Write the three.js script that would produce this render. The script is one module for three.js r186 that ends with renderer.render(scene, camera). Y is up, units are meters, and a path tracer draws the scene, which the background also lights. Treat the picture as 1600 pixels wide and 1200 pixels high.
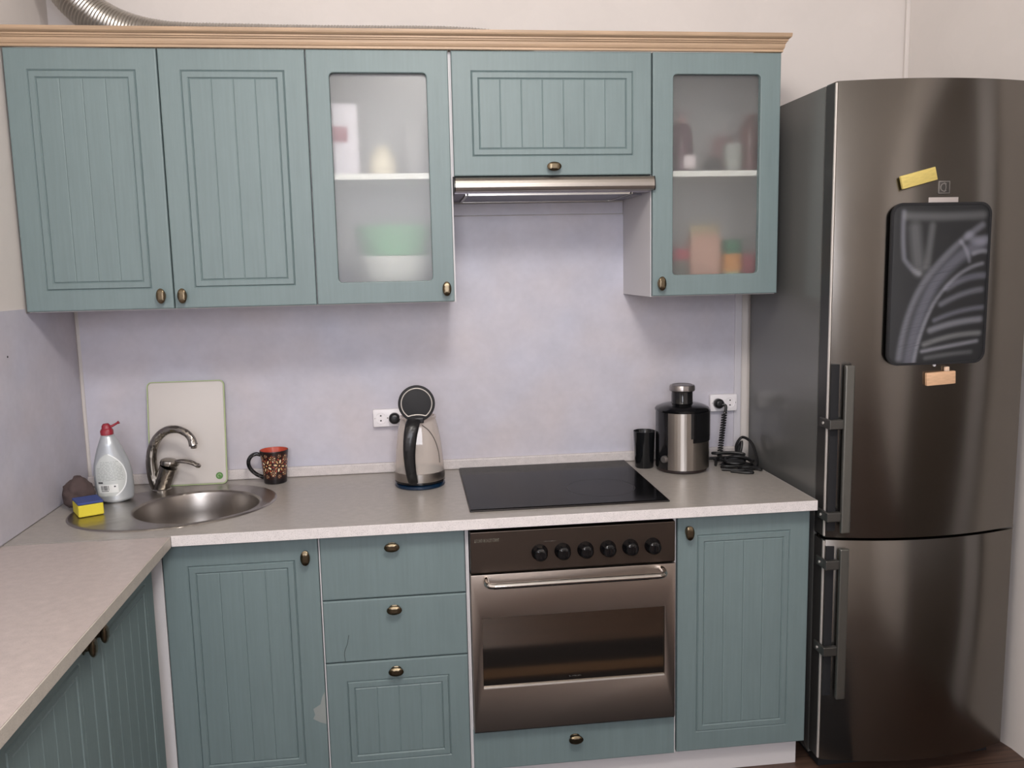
import * as THREE from 'three';
import { RoundedBoxGeometry } from 'three/addons/geometries/RoundedBoxGeometry.js';
import { mergeGeometries, mergeVertices, toCreasedNormals } from 'three/addons/utils/BufferGeometryUtils.js';
import { RectAreaLightUniformsLib } from 'three/addons/lights/RectAreaLightUniformsLib.js';
import { ImprovedNoise } from 'three/addons/math/ImprovedNoise.js';

// ---------------------------------------------------------------- camera, light, exposure
const scene = new THREE.Scene();
scene.background = new THREE.Color(0x000000);
const camera = new THREE.PerspectiveCamera(2 * Math.atan(600 / 1352) * 180 / Math.PI, 1600 / 1200, 0.05, 30);
{
  const right = new THREE.Vector3(0.99259161, -0.0211305, 0.11964698), up = new THREE.Vector3(0.03692131, 0.99064911, -0.13134364);
  const back = new THREE.Vector3(-0.11575282, 0.13478812, 0.98409016);
  camera.position.set(-0.1446, 1.5589, 2.9360);
  camera.quaternion.setFromRotationMatrix(new THREE.Matrix4().makeBasis(right, up, back));
}
const renderer = new THREE.WebGLRenderer({ antialias: true });
renderer.toneMapping = THREE.LinearToneMapping;
renderer.toneMappingExposure = 1.07;
renderer.shadowMap.enabled = true;
const DAY = { x0: -0.85, x1: 0.42, y0: 1.25, y1: 2.6, radiance: 11.5, color: 0xf3f5ff };
const LAMP = { x: 0.03, y: 2.66, z: 2.2, intensity: 5.2, color: 0xfffaf5, radius: 0.2 };

// ---------------------------------------------------------------- helpers
const V3 = (x, y, z) => new THREE.Vector3(x, y, z);
const used = new Map();
function numbered(name) { const n = used.get(name) || 0; used.set(name, n + 1); return n ? `${name}_${String(n).padStart(3, '0')}` : name; }
function shadow(m) { m.castShadow = true; m.receiveShadow = true; return m; }
function tag(o, label, category, group) { o.userData.label = label; o.userData.category = category; if (group) o.userData.group = group; return o; }
function thing(name, label, category, [x, y, z] = [0, 0, 0], turn = 0, group) {
  const o = new THREE.Group(); o.name = numbered(name); o.position.set(x, y, z); o.rotation.y = turn; scene.add(o);
  return tag(o, label, category, group);
}
function obj(name, geo, material, parent = scene, label) {
  const g = Array.isArray(geo) ? mergeGeometries(geo.map((q) => clean(q))) : geo;
  const m = shadow(new THREE.Mesh(g, material)); m.name = parent === scene ? numbered(name) : name; parent.add(m);
  if (label) m.userData.label = label;
  return m;
}
function struct(name, geo, material) { const m = obj(name, geo, material); m.userData.kind = 'structure'; return m; }
function clean(g) { const q = g.index ? g.toNonIndexed() : g.clone(); for (const k of Object.keys(q.attributes)) if (!['position', 'normal', 'uv'].includes(k)) q.deleteAttribute(k); q.morphAttributes = {}; return q; }
function uvBox(g, s = 1) {                                           // uv in metres, by the way each face looks
  const q = g.index ? g.toNonIndexed() : g, p = q.attributes.position, uv = new Float32Array(p.count * 2), a = V3(), b = V3(), c = V3();
  for (let i = 0; i < p.count; i += 3) {
    a.fromBufferAttribute(p, i); b.fromBufferAttribute(p, i + 1); c.fromBufferAttribute(p, i + 2);
    const n = b.clone().sub(a).cross(c.clone().sub(a)), ax = Math.abs(n.x), ay = Math.abs(n.y), az = Math.abs(n.z);
    [a, b, c].forEach((v, k) => { const [u, w] = ax >= ay && ax >= az ? [v.z, v.y] : ay >= az ? [v.x, v.z] : [v.x, v.y]; uv[2 * (i + k)] = u * s; uv[2 * (i + k) + 1] = w * s; });
  }
  q.setAttribute('uv', new THREE.BufferAttribute(uv, 2));
  return q;
}
// box between two corners, with rounded edges r
function bx(x0, x1, y0, y1, z0, z1, r = 0) {
  const w = x1 - x0, h = y1 - y0, d = z1 - z0;
  const g = r ? new RoundedBoxGeometry(w, h, d, 2, Math.min(r, w / 2.01, h / 2.01, d / 2.01)) : new THREE.BoxGeometry(w, h, d);
  g.translate((x0 + x1) / 2, (y0 + y1) / 2, (z0 + z1) / 2);
  return uvBox(g);
}
function prismY(pts, y0, y1, bevel = 0, hole) {                     // outline in plan (x, z), raised from y0 to y1
  const s = new THREE.Shape(pts.map(([x, z]) => new THREE.Vector2(x, -z)));
  if (hole) s.holes.push(new THREE.Path(hole.map(([x, z]) => new THREE.Vector2(x, -z))));
  const g = new THREE.ExtrudeGeometry(s, { depth: y1 - y0 - 2 * bevel, bevelEnabled: bevel > 0, bevelThickness: bevel, bevelSize: bevel, bevelOffset: -bevel, bevelSegments: 2, steps: 1 });
  g.rotateX(-Math.PI / 2); g.translate(0, y0 + bevel, 0);
  return toCreasedNormals(uvBox(g), 0.5);
}
function roundRect(w, h, r) {
  const s = new THREE.Shape(); const x = -w / 2, y = -h / 2;
  s.moveTo(x + r, y); s.lineTo(x + w - r, y); s.absarc(x + w - r, y + r, r, -Math.PI / 2, 0); s.lineTo(x + w, y + h - r); s.absarc(x + w - r, y + h - r, r, 0, Math.PI / 2);
  s.lineTo(x + r, y + h); s.absarc(x + r, y + h - r, r, Math.PI / 2, Math.PI); s.lineTo(x, y + r); s.absarc(x + r, y + r, r, Math.PI, Math.PI * 1.5);
  return s;
}
function plate(w, h, r, d, bevel = 0.001) {                          // rounded slab standing in xy, front at z = d, uv 0..1
  const g = new THREE.ExtrudeGeometry(roundRect(w - 2 * bevel, h - 2 * bevel, Math.max(r - bevel, 0.0005)), { depth: d - 2 * bevel, bevelEnabled: true, bevelThickness: bevel, bevelSize: bevel, bevelSegments: 2, curveSegments: 8 });
  g.translate(0, 0, bevel);
  const p = g.attributes.position, uv = g.attributes.uv;
  for (let i = 0; i < p.count; i++) uv.setXY(i, p.getX(i) / w + 0.5, p.getY(i) / h + 0.5);
  return toCreasedNormals(g, 0.6);
}
function lathe(pts, seg = 40, crease = 0.6) { return toCreasedNormals(new THREE.LatheGeometry(pts.map(([r, y]) => new THREE.Vector2(Math.max(r, 1e-5), y)), seg), crease); }
// swept tube: points, half-sizes (a across, b along the second axis), optional radius law
function sweep(points, a, { b = a, seg = 60, radial = 14, law = () => 1, closed = false, up = null, tension } = {}) {
  const curve = new THREE.CatmullRomCurve3(points, closed, tension === undefined ? 'centripetal' : 'catmullrom', tension);
  const F = up ? null : curve.computeFrenetFrames(seg, closed), pos = [], uv = [], idx = [], len = curve.getLength();
  for (let i = 0; i <= seg; i++) {
    const t = i / seg, p = curve.getPointAt(t), k = law(t);
    let n, q;
    if (up) { const T = curve.getTangentAt(t); q = up.clone().cross(T).normalize(); n = T.clone().cross(q).normalize(); } else { n = F.normals[i]; q = F.binormals[i]; }
    for (let j = 0; j <= radial; j++) {
      const w = j / radial * Math.PI * 2, c = Math.cos(w) * a * k, s = Math.sin(w) * b * k;
      pos.push(p.x + n.x * c + q.x * s, p.y + n.y * c + q.y * s, p.z + n.z * c + q.z * s); uv.push(j / radial, t * len);
    }
  }
  const R = radial + 1;
  for (let i = 0; i < seg; i++) for (let j = 0; j < radial; j++) { const o = i * R + j; idx.push(o, o + R, o + 1, o + 1, o + R, o + R + 1); }
  if (!closed) for (const [row, flip] of [[0, 0], [seg, 1]]) {
    const t = curve.getPointAt(row / seg), c = pos.length / 3; pos.push(t.x, t.y, t.z); uv.push(0.5, 0);
    for (let j = 0; j < radial; j++) { const o = row * R + j; idx.push(c, flip ? o + 1 : o, flip ? o : o + 1); }
  }
  let g = new THREE.BufferGeometry(); g.setAttribute('position', new THREE.Float32BufferAttribute(pos, 3)); g.setAttribute('uv', new THREE.Float32BufferAttribute(uv, 2)); g.setIndex(idx);
  g.computeVertexNormals();
  const probe = fixWinding(g, curve, seg, R);
  return toCreasedNormals(probe, 0.7);
}
function fixWinding(g, curve, seg, R) {                              // turn the skin outwards
  const p = g.attributes.position, m = Math.floor(seg / 2), c = curve.getPointAt(m / seg), v = V3().fromBufferAttribute(p, m * R), n = V3().fromBufferAttribute(g.attributes.normal, m * R);
  if (v.sub(c).dot(n) < 0) { const i = g.index.array; for (let k = 0; k < i.length; k += 3) { const s = i[k + 1]; i[k + 1] = i[k + 2]; i[k + 2] = s; } g.computeVertexNormals(); }
  return g;
}
function cyl(r0, r1, h, x, y, z, axis = 'y', seg = 28) { const g = new THREE.CylinderGeometry(r1, r0, h, seg); if (axis === 'z') g.rotateX(Math.PI / 2); if (axis === 'x') g.rotateZ(Math.PI / 2); g.translate(x, y, z); return toCreasedNormals(g, 0.6); }

// ---------------------------------------------------------------- textures
let seed = 7; const rnd = () => { seed = (seed * 1664525 + 1013904223) >>> 0; return seed / 4294967296; };
const noise = new ImprovedNoise();
function fbm(x, y, z, o = 4) { let s = 0, a = 0.5; for (let i = 0; i < o; i++) { s += a * noise.noise(x, y, z); x *= 2.03; y *= 2.03; a *= 0.5; } return s; }
function dataTex(size, metres, fn, srgb) {                          // fn(u, v) -> [r, g, b] in 0..255, tile of so many metres
  const d = new Uint8Array(size * size * 4);
  for (let j = 0; j < size; j++) for (let i = 0; i < size; i++) { const c = fn(i / size, j / size), o = 4 * (j * size + i); d[o] = Math.max(0, Math.min(255, c[0])); d[o + 1] = Math.max(0, Math.min(255, c[1])); d[o + 2] = Math.max(0, Math.min(255, c[2])); d[o + 3] = 255; }
  const t = new THREE.DataTexture(d, size, size); t.wrapS = t.wrapT = THREE.MirroredRepeatWrapping; t.magFilter = THREE.LinearFilter; t.minFilter = THREE.LinearMipmapLinearFilter; t.generateMipmaps = true;
  if (srgb) t.colorSpace = THREE.SRGBColorSpace; t.repeat.set(1 / metres, 1 / metres); t.needsUpdate = true; return t;
}
function canvasTex(w, h, draw) {
  const c = document.createElement('canvas'); c.width = w; c.height = h; draw(c.getContext('2d'), w, h);
  const t = new THREE.CanvasTexture(c); t.colorSpace = THREE.SRGBColorSpace; t.anisotropy = 4; return t;
}
const hex = (h) => [(h >> 16) & 255, (h >> 8) & 255, h & 255];
const tint = (h, k) => hex(h).map((c) => c * k);
const woodMap = (h) => dataTex(512, 0.5, (u, v) => { const g = fbm(u * 60, v * 3, 1, 4), f = fbm(u * 7, v * 2, 5, 3); return tint(h, 1 + g * 0.045 + f * 0.05); }, true);
const woodBump = dataTex(512, 0.5, (u, v) => { const g = 128 + 150 * fbm(u * 70, v * 3.2, 2, 4); return [g, g, g]; });
const TEAL = 0x6e7e7f;
const tealMap = woodMap(TEAL);
const stoneMap = (h, k) => dataTex(512, 0.3, (u, v) => { const a = fbm(u * 14, v * 14, 3, 4), s = noise.noise(u * 130, v * 130, 9), t = noise.noise(u * 210, v * 210, 2); return tint(h, 1 + a * 0.08 + (s > 0.38 ? -0.16 * k : 0) + (t > 0.42 ? 0.09 * k : 0)); }, true);
const splashMap = dataTex(512, 0.9, (u, v) => { const a = fbm(u * 9, v * 9, 11, 5), b = fbm(u * 40, v * 40, 4, 3), c = fbm(u * 3, v * 3, 20, 3); const k = 1 + a * 0.05 + b * 0.03; const q = hex(0xbdbac3); return [q[0] * k * (1 + c * 0.05), q[1] * k, q[2] * k * (1 - c * 0.06)]; }, true);
const splashRough = dataTex(256, 0.5, (u, v) => { const g = 128 + 22 * fbm(u * 12, v * 12, 6, 4); return [g, g, g]; });
const plasterBump = dataTex(512, 0.7, (u, v) => { const g = 128 + 110 * fbm(u * 26, v * 26, 8, 4); return [g, g, g]; });
const plasterMap = dataTex(256, 1.6, (u, v) => { const k = 1 + 0.03 * fbm(u * 6, v * 6, 14, 3); return tint(0xd3ccc7, k); }, true);
const brushBump = dataTex(512, 0.25, (u, v) => { const g = 128 + 120 * fbm(u * 3, v * 220, 3, 2); return [g, g, g]; });
const brushRough = dataTex(256, 0.6, (u, v) => { const g = 150 + 60 * fbm(u * 3, v * 5, 30, 3) * 0.5; return [g, g, g]; });
const floorMap = dataTex(512, 1.0, (u, v) => { const g = fbm(u * 4, v * 60, 2, 4), e = (v * 8) % 1 < 0.02 ? 0.5 : 1; return tint(0x503c32, (1 + 0.5 * g) * e); }, true);
const pineMap = dataTex(512, 0.6, (u, v) => { const g = fbm(u * 3, v * 70, 4, 4), f = fbm(u * 2, v * 6, 9, 3); return tint(0xa98f75, 1 + g * 0.16 + f * 0.10); }, true);

// ---------------------------------------------------------------- materials
const M = {};
const std = (p) => new THREE.MeshStandardMaterial(p), phy = (p) => new THREE.MeshPhysicalMaterial(p);
M.teal = std({ map: tealMap, bumpMap: woodBump, bumpScale: 0.0002, roughness: 0.5 });
M.white = std({ color: 0xcdcacb, roughness: 0.45 });
M.shelf = std({ color: 0xf3f1ec, roughness: 0.4 });
M.plaster = std({ map: plasterMap, bumpMap: plasterBump, bumpScale: 0.0008, roughness: 0.9 });
M.ceiling = std({ color: 0xe4dfd8, roughness: 0.95 });
M.floor = std({ map: floorMap, roughness: 0.45 });
M.splash = std({ map: splashMap, roughnessMap: splashRough, roughness: 0.75 });
M.worktop = std({ map: stoneMap(0x9e9892, 0.5), roughness: 0.3 });
M.sideTopLit = std({ map: stoneMap(0xb0a49f, 0.4), roughness: 0.35 });  // same laminate as the main worktop, with brighter light put into its colour
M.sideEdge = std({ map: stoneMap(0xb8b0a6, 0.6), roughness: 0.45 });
M.edge = std({ map: stoneMap(0xd8d2d0, 1), roughness: 0.4 });
M.strip = std({ map: stoneMap(0xc9c2c0, 0.8), roughness: 0.4 });
M.pine = std({ map: pineMap, roughness: 0.5 });
M.steelFridge = phy({ color: 0x7e7a75, metalness: 1, roughness: 0.40, roughnessMap: brushRough, anisotropy: 0.75, anisotropyRotation: Math.PI / 2 });
M.steel = phy({ color: 0xa39d97, metalness: 1, roughness: 0.32, bumpMap: brushBump, bumpScale: 0.00006 });
M.steelOven = phy({ color: 0xada197, metalness: 1, roughness: 0.36, bumpMap: brushBump, bumpScale: 0.00006 });
M.steelJuicer = phy({ color: 0x9a948e, metalness: 1, roughness: 0.34, anisotropy: 0.8, anisotropyRotation: Math.PI / 2 });
M.chrome = std({ color: 0xc9c5c0, metalness: 1, roughness: 0.14 });
M.faucet = std({ color: 0x9b968f, metalness: 1, roughness: 0.22 });
M.alu = std({ color: 0xb7b3ad, metalness: 1, roughness: 0.3 });
M.aluTrim = std({ color: 0xd8d2cc, metalness: 0.6, roughness: 0.45 });
M.knob = std({ color: 0x6d6250, metalness: 1, roughness: 0.3 });
M.fridgeSide = std({ color: 0x6a6a68, metalness: 0.25, roughness: 0.24 });
M.black = std({ color: 0x141416, roughness: 0.35 });
M.blackGloss = std({ color: 0x0e0e10, roughness: 0.12 });
M.blackMatt = std({ color: 0x17171a, roughness: 0.7 });
M.cable = std({ color: 0x0d0d0e, roughness: 0.5 });
M.dark = std({ color: 0x232120, roughness: 0.6 });
M.hob = phy({ color: 0x0b0b0c, roughness: 0.14, ior: 1.14 });
M.hobFrame = std({ color: 0x2a2625, metalness: 0.6, roughness: 0.35 });
M.plastic = std({ color: 0xe6e2e4, roughness: 0.35 });
M.hole = std({ color: 0x1b1918, roughness: 0.8 });
M.frost = phy({ color: 0xf2f4f2, transmission: 0.96, thickness: 0.004, roughness: 0.33, ior: 1.45 });
M.glass = phy({ color: 0xe8e0d9, transmission: 0.6, thickness: 0, roughness: 0.04, ior: 1.45 });
M.ovenGlass = std({ color: 0x837b72, metalness: 1, roughness: 0.06 });
M.mat = std({ color: 0x1c1a1f, roughness: 0.95 });
M.matStripe = std({ color: 0x6d5642, roughness: 0.95 });

// ---------------------------------------------------------------- the room
const XL = -1.223, XR = 1.712, ZB = -0.03, ZF = 4.3, YC = 2.88;
const slab = (x0, x1, y0, y1, z0, z1) => bx(x0, x1, y0, y1, z0, z1);
struct('floor', slab(XL - 0.1, XR + 0.1, -0.1, 0, ZB - 0.1, ZF + 0.1), M.floor);
struct('ceiling', slab(XL - 0.1, XR + 0.1, YC, YC + 0.1, ZB - 0.1, ZF + 0.1), M.ceiling);
struct('wall_back', slab(XL - 0.1, XR + 0.1, 0, YC, ZB - 0.1, ZB), M.plaster);
struct('wall_left', slab(XL - 0.1, XL, 0, YC, ZB, ZF), M.plaster);
struct('wall_right', prismY([[1.617, ZB], [XR + 0.003, 0.56], [XR + 0.003, ZF], [XR + 0.1, ZF], [XR + 0.1, ZB]], 0, YC), M.plaster);
{                                                                    // front wall (behind the camera) with its window: it lights the doors from the front and shows in the frosted pane, the hood and the juicer
  const D = DAY, s = new THREE.Shape([[XL - 0.1, 0], [XR + 0.1, 0], [XR + 0.1, YC], [XL - 0.1, YC]].map(([x, y]) => new THREE.Vector2(x, y))); s.holes.push(new THREE.Path([[D.x0, D.y0], [D.x0, D.y1], [D.x1, D.y1], [D.x1, D.y0]].map(([x, y]) => new THREE.Vector2(x, y))));
  const g = new THREE.ExtrudeGeometry(s, { depth: 0.1, bevelEnabled: false }); g.translate(0, 0, ZF); struct('wall_front', uvBox(g), M.plaster);
  const w = new THREE.Group(); w.name = 'window_1'; w.userData.kind = 'structure'; scene.add(w);
  const xm = (D.x0 + D.x1) / 2;
  for (const [a, b, c, d] of [[D.x0, D.x0 + 0.05, D.y0, D.y1], [D.x1 - 0.05, D.x1, D.y0, D.y1], [D.x0 + 0.051, D.x1 - 0.051, D.y0, D.y0 + 0.05], [D.x0 + 0.051, D.x1 - 0.051, D.y1 - 0.05, D.y1], [xm - 0.03, xm + 0.03, D.y0 + 0.051, D.y1 - 0.051]]) obj('window_frame', bx(a + 0.001, b - 0.001, c + 0.001, d - 0.001, ZF + 0.03, ZF + 0.08, 0.004), M.white, w);
  for (const [a, b] of [[D.x0 + 0.052, xm - 0.032], [xm + 0.032, D.x1 - 0.052]]) {
    obj('pane', bx(a, b, D.y0 + 0.052, D.y1 - 0.052, ZF + 0.055, ZF + 0.060), std({ color: 0x20242a, emissive: D.color, emissiveIntensity: 1.5, roughness: 0.2 }), w).castShadow = false;
    RectAreaLightUniformsLib.init();
    const l = new THREE.RectAreaLight(D.color, D.radiance, b - a, D.y1 - D.y0 - 0.104); l.position.set((a + b) / 2, (D.y0 + D.y1) / 2, ZF + 0.050); w.add(l);
  }
}
struct('door_1', bx(XR - 0.008, XR + 0.0025, 0.003, 2.45, 0.868, 1.70, 0.003), std({ color: 0x62584f, roughness: 0.5 }));   // dark door in the side wall: the fridge front mirrors it
struct('trim_1', bx(1.606, 1.622, 0, YC, ZB, -0.016, 0.005), M.plaster);   // bead in the corner above the fridge
struct('trim_2', [bx(XR - 0.012, XR + 0.0025, 0.001, 2.52, 0.770, 0.865, 0.003), bx(XR - 0.012, XR + 0.0025, 0.001, 2.52, 1.703, 1.78, 0.003), bx(XR - 0.012, XR + 0.0025, 2.453, 2.52, 0.866, 1.702, 0.003)], M.white);

// ---------------------------------------------------------------- ceiling lamp (outside the frame; its light and highlights show)
{
  const t = thing('ceiling_lamp', 'round white ceiling lamp lighting the kitchen from above the camera', 'lamp', [LAMP.x, YC, LAMP.z]);
  obj('base', lathe([[0, 0], [0.235, 0], [0.24, -0.012], [0.225, -0.03], [0, -0.03]]), M.white, t);
  const glow = std({ color: 0xf4ece2, emissive: LAMP.color, emissiveIntensity: 6, roughness: 0.5 });
  const d = obj('diffuser', lathe([[0, -0.235], [0.09, -0.228], [0.165, -0.200], [0.215, -0.155], [0.235, -0.10], [0.220, -0.031], [0, -0.031]]), glow, t);
  d.castShadow = false;
  const l = new THREE.PointLight(LAMP.color, LAMP.intensity, 0, 2); l.position.set(0, LAMP.y - YC, 0); l.castShadow = true; l.shadow.radius = LAMP.radius / 0.02; l.shadow.mapSize.set(2048, 2048); l.shadow.bias = -0.0005; t.add(l);
}

// ---------------------------------------------------------------- moulded doors and knobs
function moulded(w, h, t, { frame = 0.06, boards = 4, plain = false } = {}) {   // back at z = 0, front at z = t, lower left corner at the origin
  const e = 0.004, gap = 0.02, cuts = (L) => {
    const s = [0, 0.0015, e];
    if (!plain) s.push(frame - 0.003, frame, frame + 0.003, frame + gap - 0.003, frame + gap, frame + gap + 0.003);
    return s.concat(s.map((v) => L - v));
  };
  const inner = w - 2 * (frame + gap), bs = []; for (let i = 1; i < boards; i++) bs.push(frame + gap + inner * i / boards);
  const xs = cuts(w), ys = cuts(h); if (!plain) for (const b of bs) xs.push(b - 0.0025, b, b + 0.0025);
  xs.sort((a, b) => a - b); ys.sort((a, b) => a - b);
  const V = (d, c, hw, dep) => (Math.abs(d - c) < hw ? dep * (1 - Math.abs(d - c) / hw) : 0);
  const H = (x, y) => {
    const d = Math.min(x, w - x, y, h - y); let z = t;
    if (d < e) z -= e * (1 - Math.sqrt(Math.max(0, 1 - ((e - d) / e) ** 2))) * 0.8;
    if (!plain) {
      z -= V(d, frame, 0.003, 0.0032) + V(d, frame + gap, 0.003, 0.0026);
      if (d > frame + 0.0029 && d < frame + gap - 0.0029) z += 0.0012;
      if (d > frame + gap + 0.002) for (const b of bs) z -= V(x, b, 0.0025, 0.0016);
    }
    return z;
  };
  const pos = [], tri = (a, b, c) => pos.push(...a, ...b, ...c);
  for (let i = 0; i + 1 < xs.length; i++) for (let j = 0; j + 1 < ys.length; j++) {
    const P = (x, y) => [x, y, H(x, y)], a = P(xs[i], ys[j]), b = P(xs[i + 1], ys[j]), c = P(xs[i + 1], ys[j + 1]), d = P(xs[i], ys[j + 1]);
    const lo = ((xs[i] + xs[i + 1]) / 2 < w / 2) === ((ys[j] + ys[j + 1]) / 2 < h / 2);
    if (lo) { tri(a, b, c); tri(a, c, d); } else { tri(a, b, d); tri(b, c, d); }
  }
  const rim = (x0, y0, x1, y1) => { const a = [x0, y0, 0], b = [x1, y1, 0], c = [x1, y1, H(x1, y1)], d = [x0, y0, H(x0, y0)]; tri(a, b, c); tri(a, c, d); };
  rim(0, 0, w, 0); rim(w, 0, w, h); rim(w, h, 0, h); rim(0, h, 0, 0);
  tri([0, 0, 0], [0, h, 0], [w, h, 0]); tri([0, 0, 0], [w, h, 0], [w, 0, 0]);
  const g = new THREE.BufferGeometry(); g.setAttribute('position', new THREE.Float32BufferAttribute(pos, 3)); g.computeVertexNormals();
  return uvBox(g);
}
function glazedFrame(w, h, t, frame, r) {
  const s = new THREE.Shape([[0, 0], [w, 0], [w, h], [0, h]].map(([x, y]) => new THREE.Vector2(x, y)));
  const iw = w - 2 * frame, ih = h - 2 * frame, k = roundRect(iw, ih, r).getPoints(6).map((p) => new THREE.Vector2(p.x + w / 2, p.y + h / 2));
  s.holes.push(new THREE.Path(k.reverse()));
  const bv = 0.003, g = new THREE.ExtrudeGeometry(s, { depth: t - bv, bevelEnabled: true, bevelThickness: bv, bevelSize: bv, bevelOffset: -bv, bevelSegments: 3 });
  return toCreasedNormals(uvBox(g), 0.2);
}
const knobGeo = (() => {                                            // oval antique knob, long axis along x, standing off in +z
  const g = lathe([[0, 0], [0.011, 0], [0.011, 0.002], [0.006, 0.004], [0.0055, 0.010], [0.012, 0.013], [0.0155, 0.017], [0.0155, 0.020], [0.012, 0.0235], [0.006, 0.0255], [0, 0.026]], 24);
  g.rotateX(Math.PI / 2); g.scale(1.38, 0.84, 1.1); return g;
})();
const knobGeoUp = knobGeo.clone().rotateZ(Math.PI / 2);
function knob(parent, x, y, z, upright, label) { const k = obj('knob', upright ? knobGeoUp : knobGeo, M.knob, parent, label); k.position.set(x, y, z); return k; }
function door(parent, x0, x1, y0, y1, zFront, opts = {}, name = 'door') {
  const t = opts.t || 0.018, d = obj(name, moulded(x1 - x0, y1 - y0, t, opts), M.teal, parent); d.position.set(x0, y0, zFront - t); return d;
}
function carcass(parent, x0, x1, y0, y1, z0, z1, { top = true, bottom = true, back = true, t = 0.016 } = {}) {
  obj('side_panel', bx(x0, x0 + t, y0, y1, z0, z1), M.white, parent); obj('side_panel', bx(x1 - t, x1, y0, y1, z0, z1), M.white, parent);
  if (bottom) obj('bottom_panel', bx(x0 + t, x1 - t, y0, y0 + t, z0, z1), M.white, parent);
  if (top) obj('top_panel', bx(x0 + t, x1 - t, y1 - t, y1, z0, z1), M.white, parent);
  if (back) obj('back_panel', bx(x0 + t, x1 - t, y0 + (bottom ? t : 0), y1 - (top ? t : 0), z0, z0 + 0.006), M.white, parent);
}

// ---------------------------------------------------------------- wall cabinets
const UT = 2.178, UB = 1.459, UZ = 0.34, CZ = 0.3195, PB = -0.0195;
{
  const t = thing('wall_cabinet', 'double-door grey-green wall cabinet in the corner above the sink', 'cabinet');
  carcass(t, -1.216, -0.4085, UB - 0.003, UT, PB, CZ);
  const a = door(t, -1.2145, -0.8130, UB, UT, UZ); knob(a, 0.372, 0.037, 0.018, true);
  const b = door(t, -0.8100, -0.4100, UB, UT, UZ); knob(b, 0.026, 0.036, 0.018, true);
}
function glazedCabinet(label, x0, x1, dx0, dx1, kx) {
  const t = thing('glazed_wall_cabinet', label, 'cabinet');
  carcass(t, x0, x1, UB - 0.003, UT, PB, CZ);
  obj('shelf', bx(x0 + 0.0165, x1 - 0.0165, 1.819, 1.8365, -0.012, 0.313, 0.001), M.shelf, t);
  const w = dx1 - dx0, h = UT - UB, d = obj('door', glazedFrame(w, h, 0.018, 0.063, 0.012), M.teal, t); d.position.set(dx0, UB, UZ - 0.018);
  const p = obj('glass_pane', bx(0.055, w - 0.055, 0.055, h - 0.055, -0.0062, -0.0005), M.frost, d, 'frosted glass pane'); p.castShadow = false;
  knob(d, kx, 0.038, 0.018, true);
  return t;
}
glazedCabinet('glazed wall cabinet with frosted door beside the corner double-door cabinet, green tub inside', -0.4080, -0.0005, -0.4070, -0.0058, 0.378);
glazedCabinet('glazed wall cabinet with frosted door next to the tall fridge, dark bottles on its shelf', 0.5995, 0.9990, 0.6010, 0.9985, 0.024);
{
  const t = thing('hood_cabinet', 'short grey-green wall cabinet with lift-up front over the extractor hood', 'cabinet');
  carcass(t, 0.0, 0.599, 1.8245, UT, PB, CZ, { top: false });
  const d = door(t, 0.0035, 0.5970, 1.824, UT, UZ, { frame: 0.058, boards: 7 }, 'lift_up_front'); knob(d, 0.294, 0.024, 0.018, false);
}
{                                                                    // cornice: one profile swept along the front and round the end
  const prof = [[0, 2.1795], [0.010, 2.1795], [0.010, 2.186], [0.013, 2.188], [0.0155, 2.194], [0.0165, 2.201], [0.0205, 2.2035], [0.0205, 2.2065], [0.025, 2.2075], [0.025, 2.2125], [0.030, 2.2135], [0.0355, 2.217], [0.037, 2.221], [0.037, 2.2275], [0.0, 2.2275], [0, 2.1795]];
  const path = (o) => [[-1.2215, UZ + o - 0.004], [0.9995 + o * 0.6 - 0.004, UZ + o - 0.004], [0.9995 + o * 0.6 - 0.004, PB]], pos = [];
  const q = (a, b, c, d) => pos.push(...a, ...b, ...c, ...a, ...c, ...d);
  for (let i = 0; i + 1 < prof.length; i++) { const A = path(prof[i][0]), B = path(prof[i + 1][0]), ya = prof[i][1], yb = prof[i + 1][1]; for (let k = 0; k < 2; k++) q([A[k][0], ya, A[k][1]], [A[k + 1][0], ya, A[k + 1][1]], [B[k + 1][0], yb, B[k + 1][1]], [B[k][0], yb, B[k][1]]); }
  const g = new THREE.BufferGeometry(); g.setAttribute('position', new THREE.Float32BufferAttribute(pos, 3)); g.computeVertexNormals();
  tag(obj('cornice_moulding', uvBox(g), M.pine), 'pale pine cornice moulding running along the top of the wall cabinets', 'cornice');
}

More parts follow.
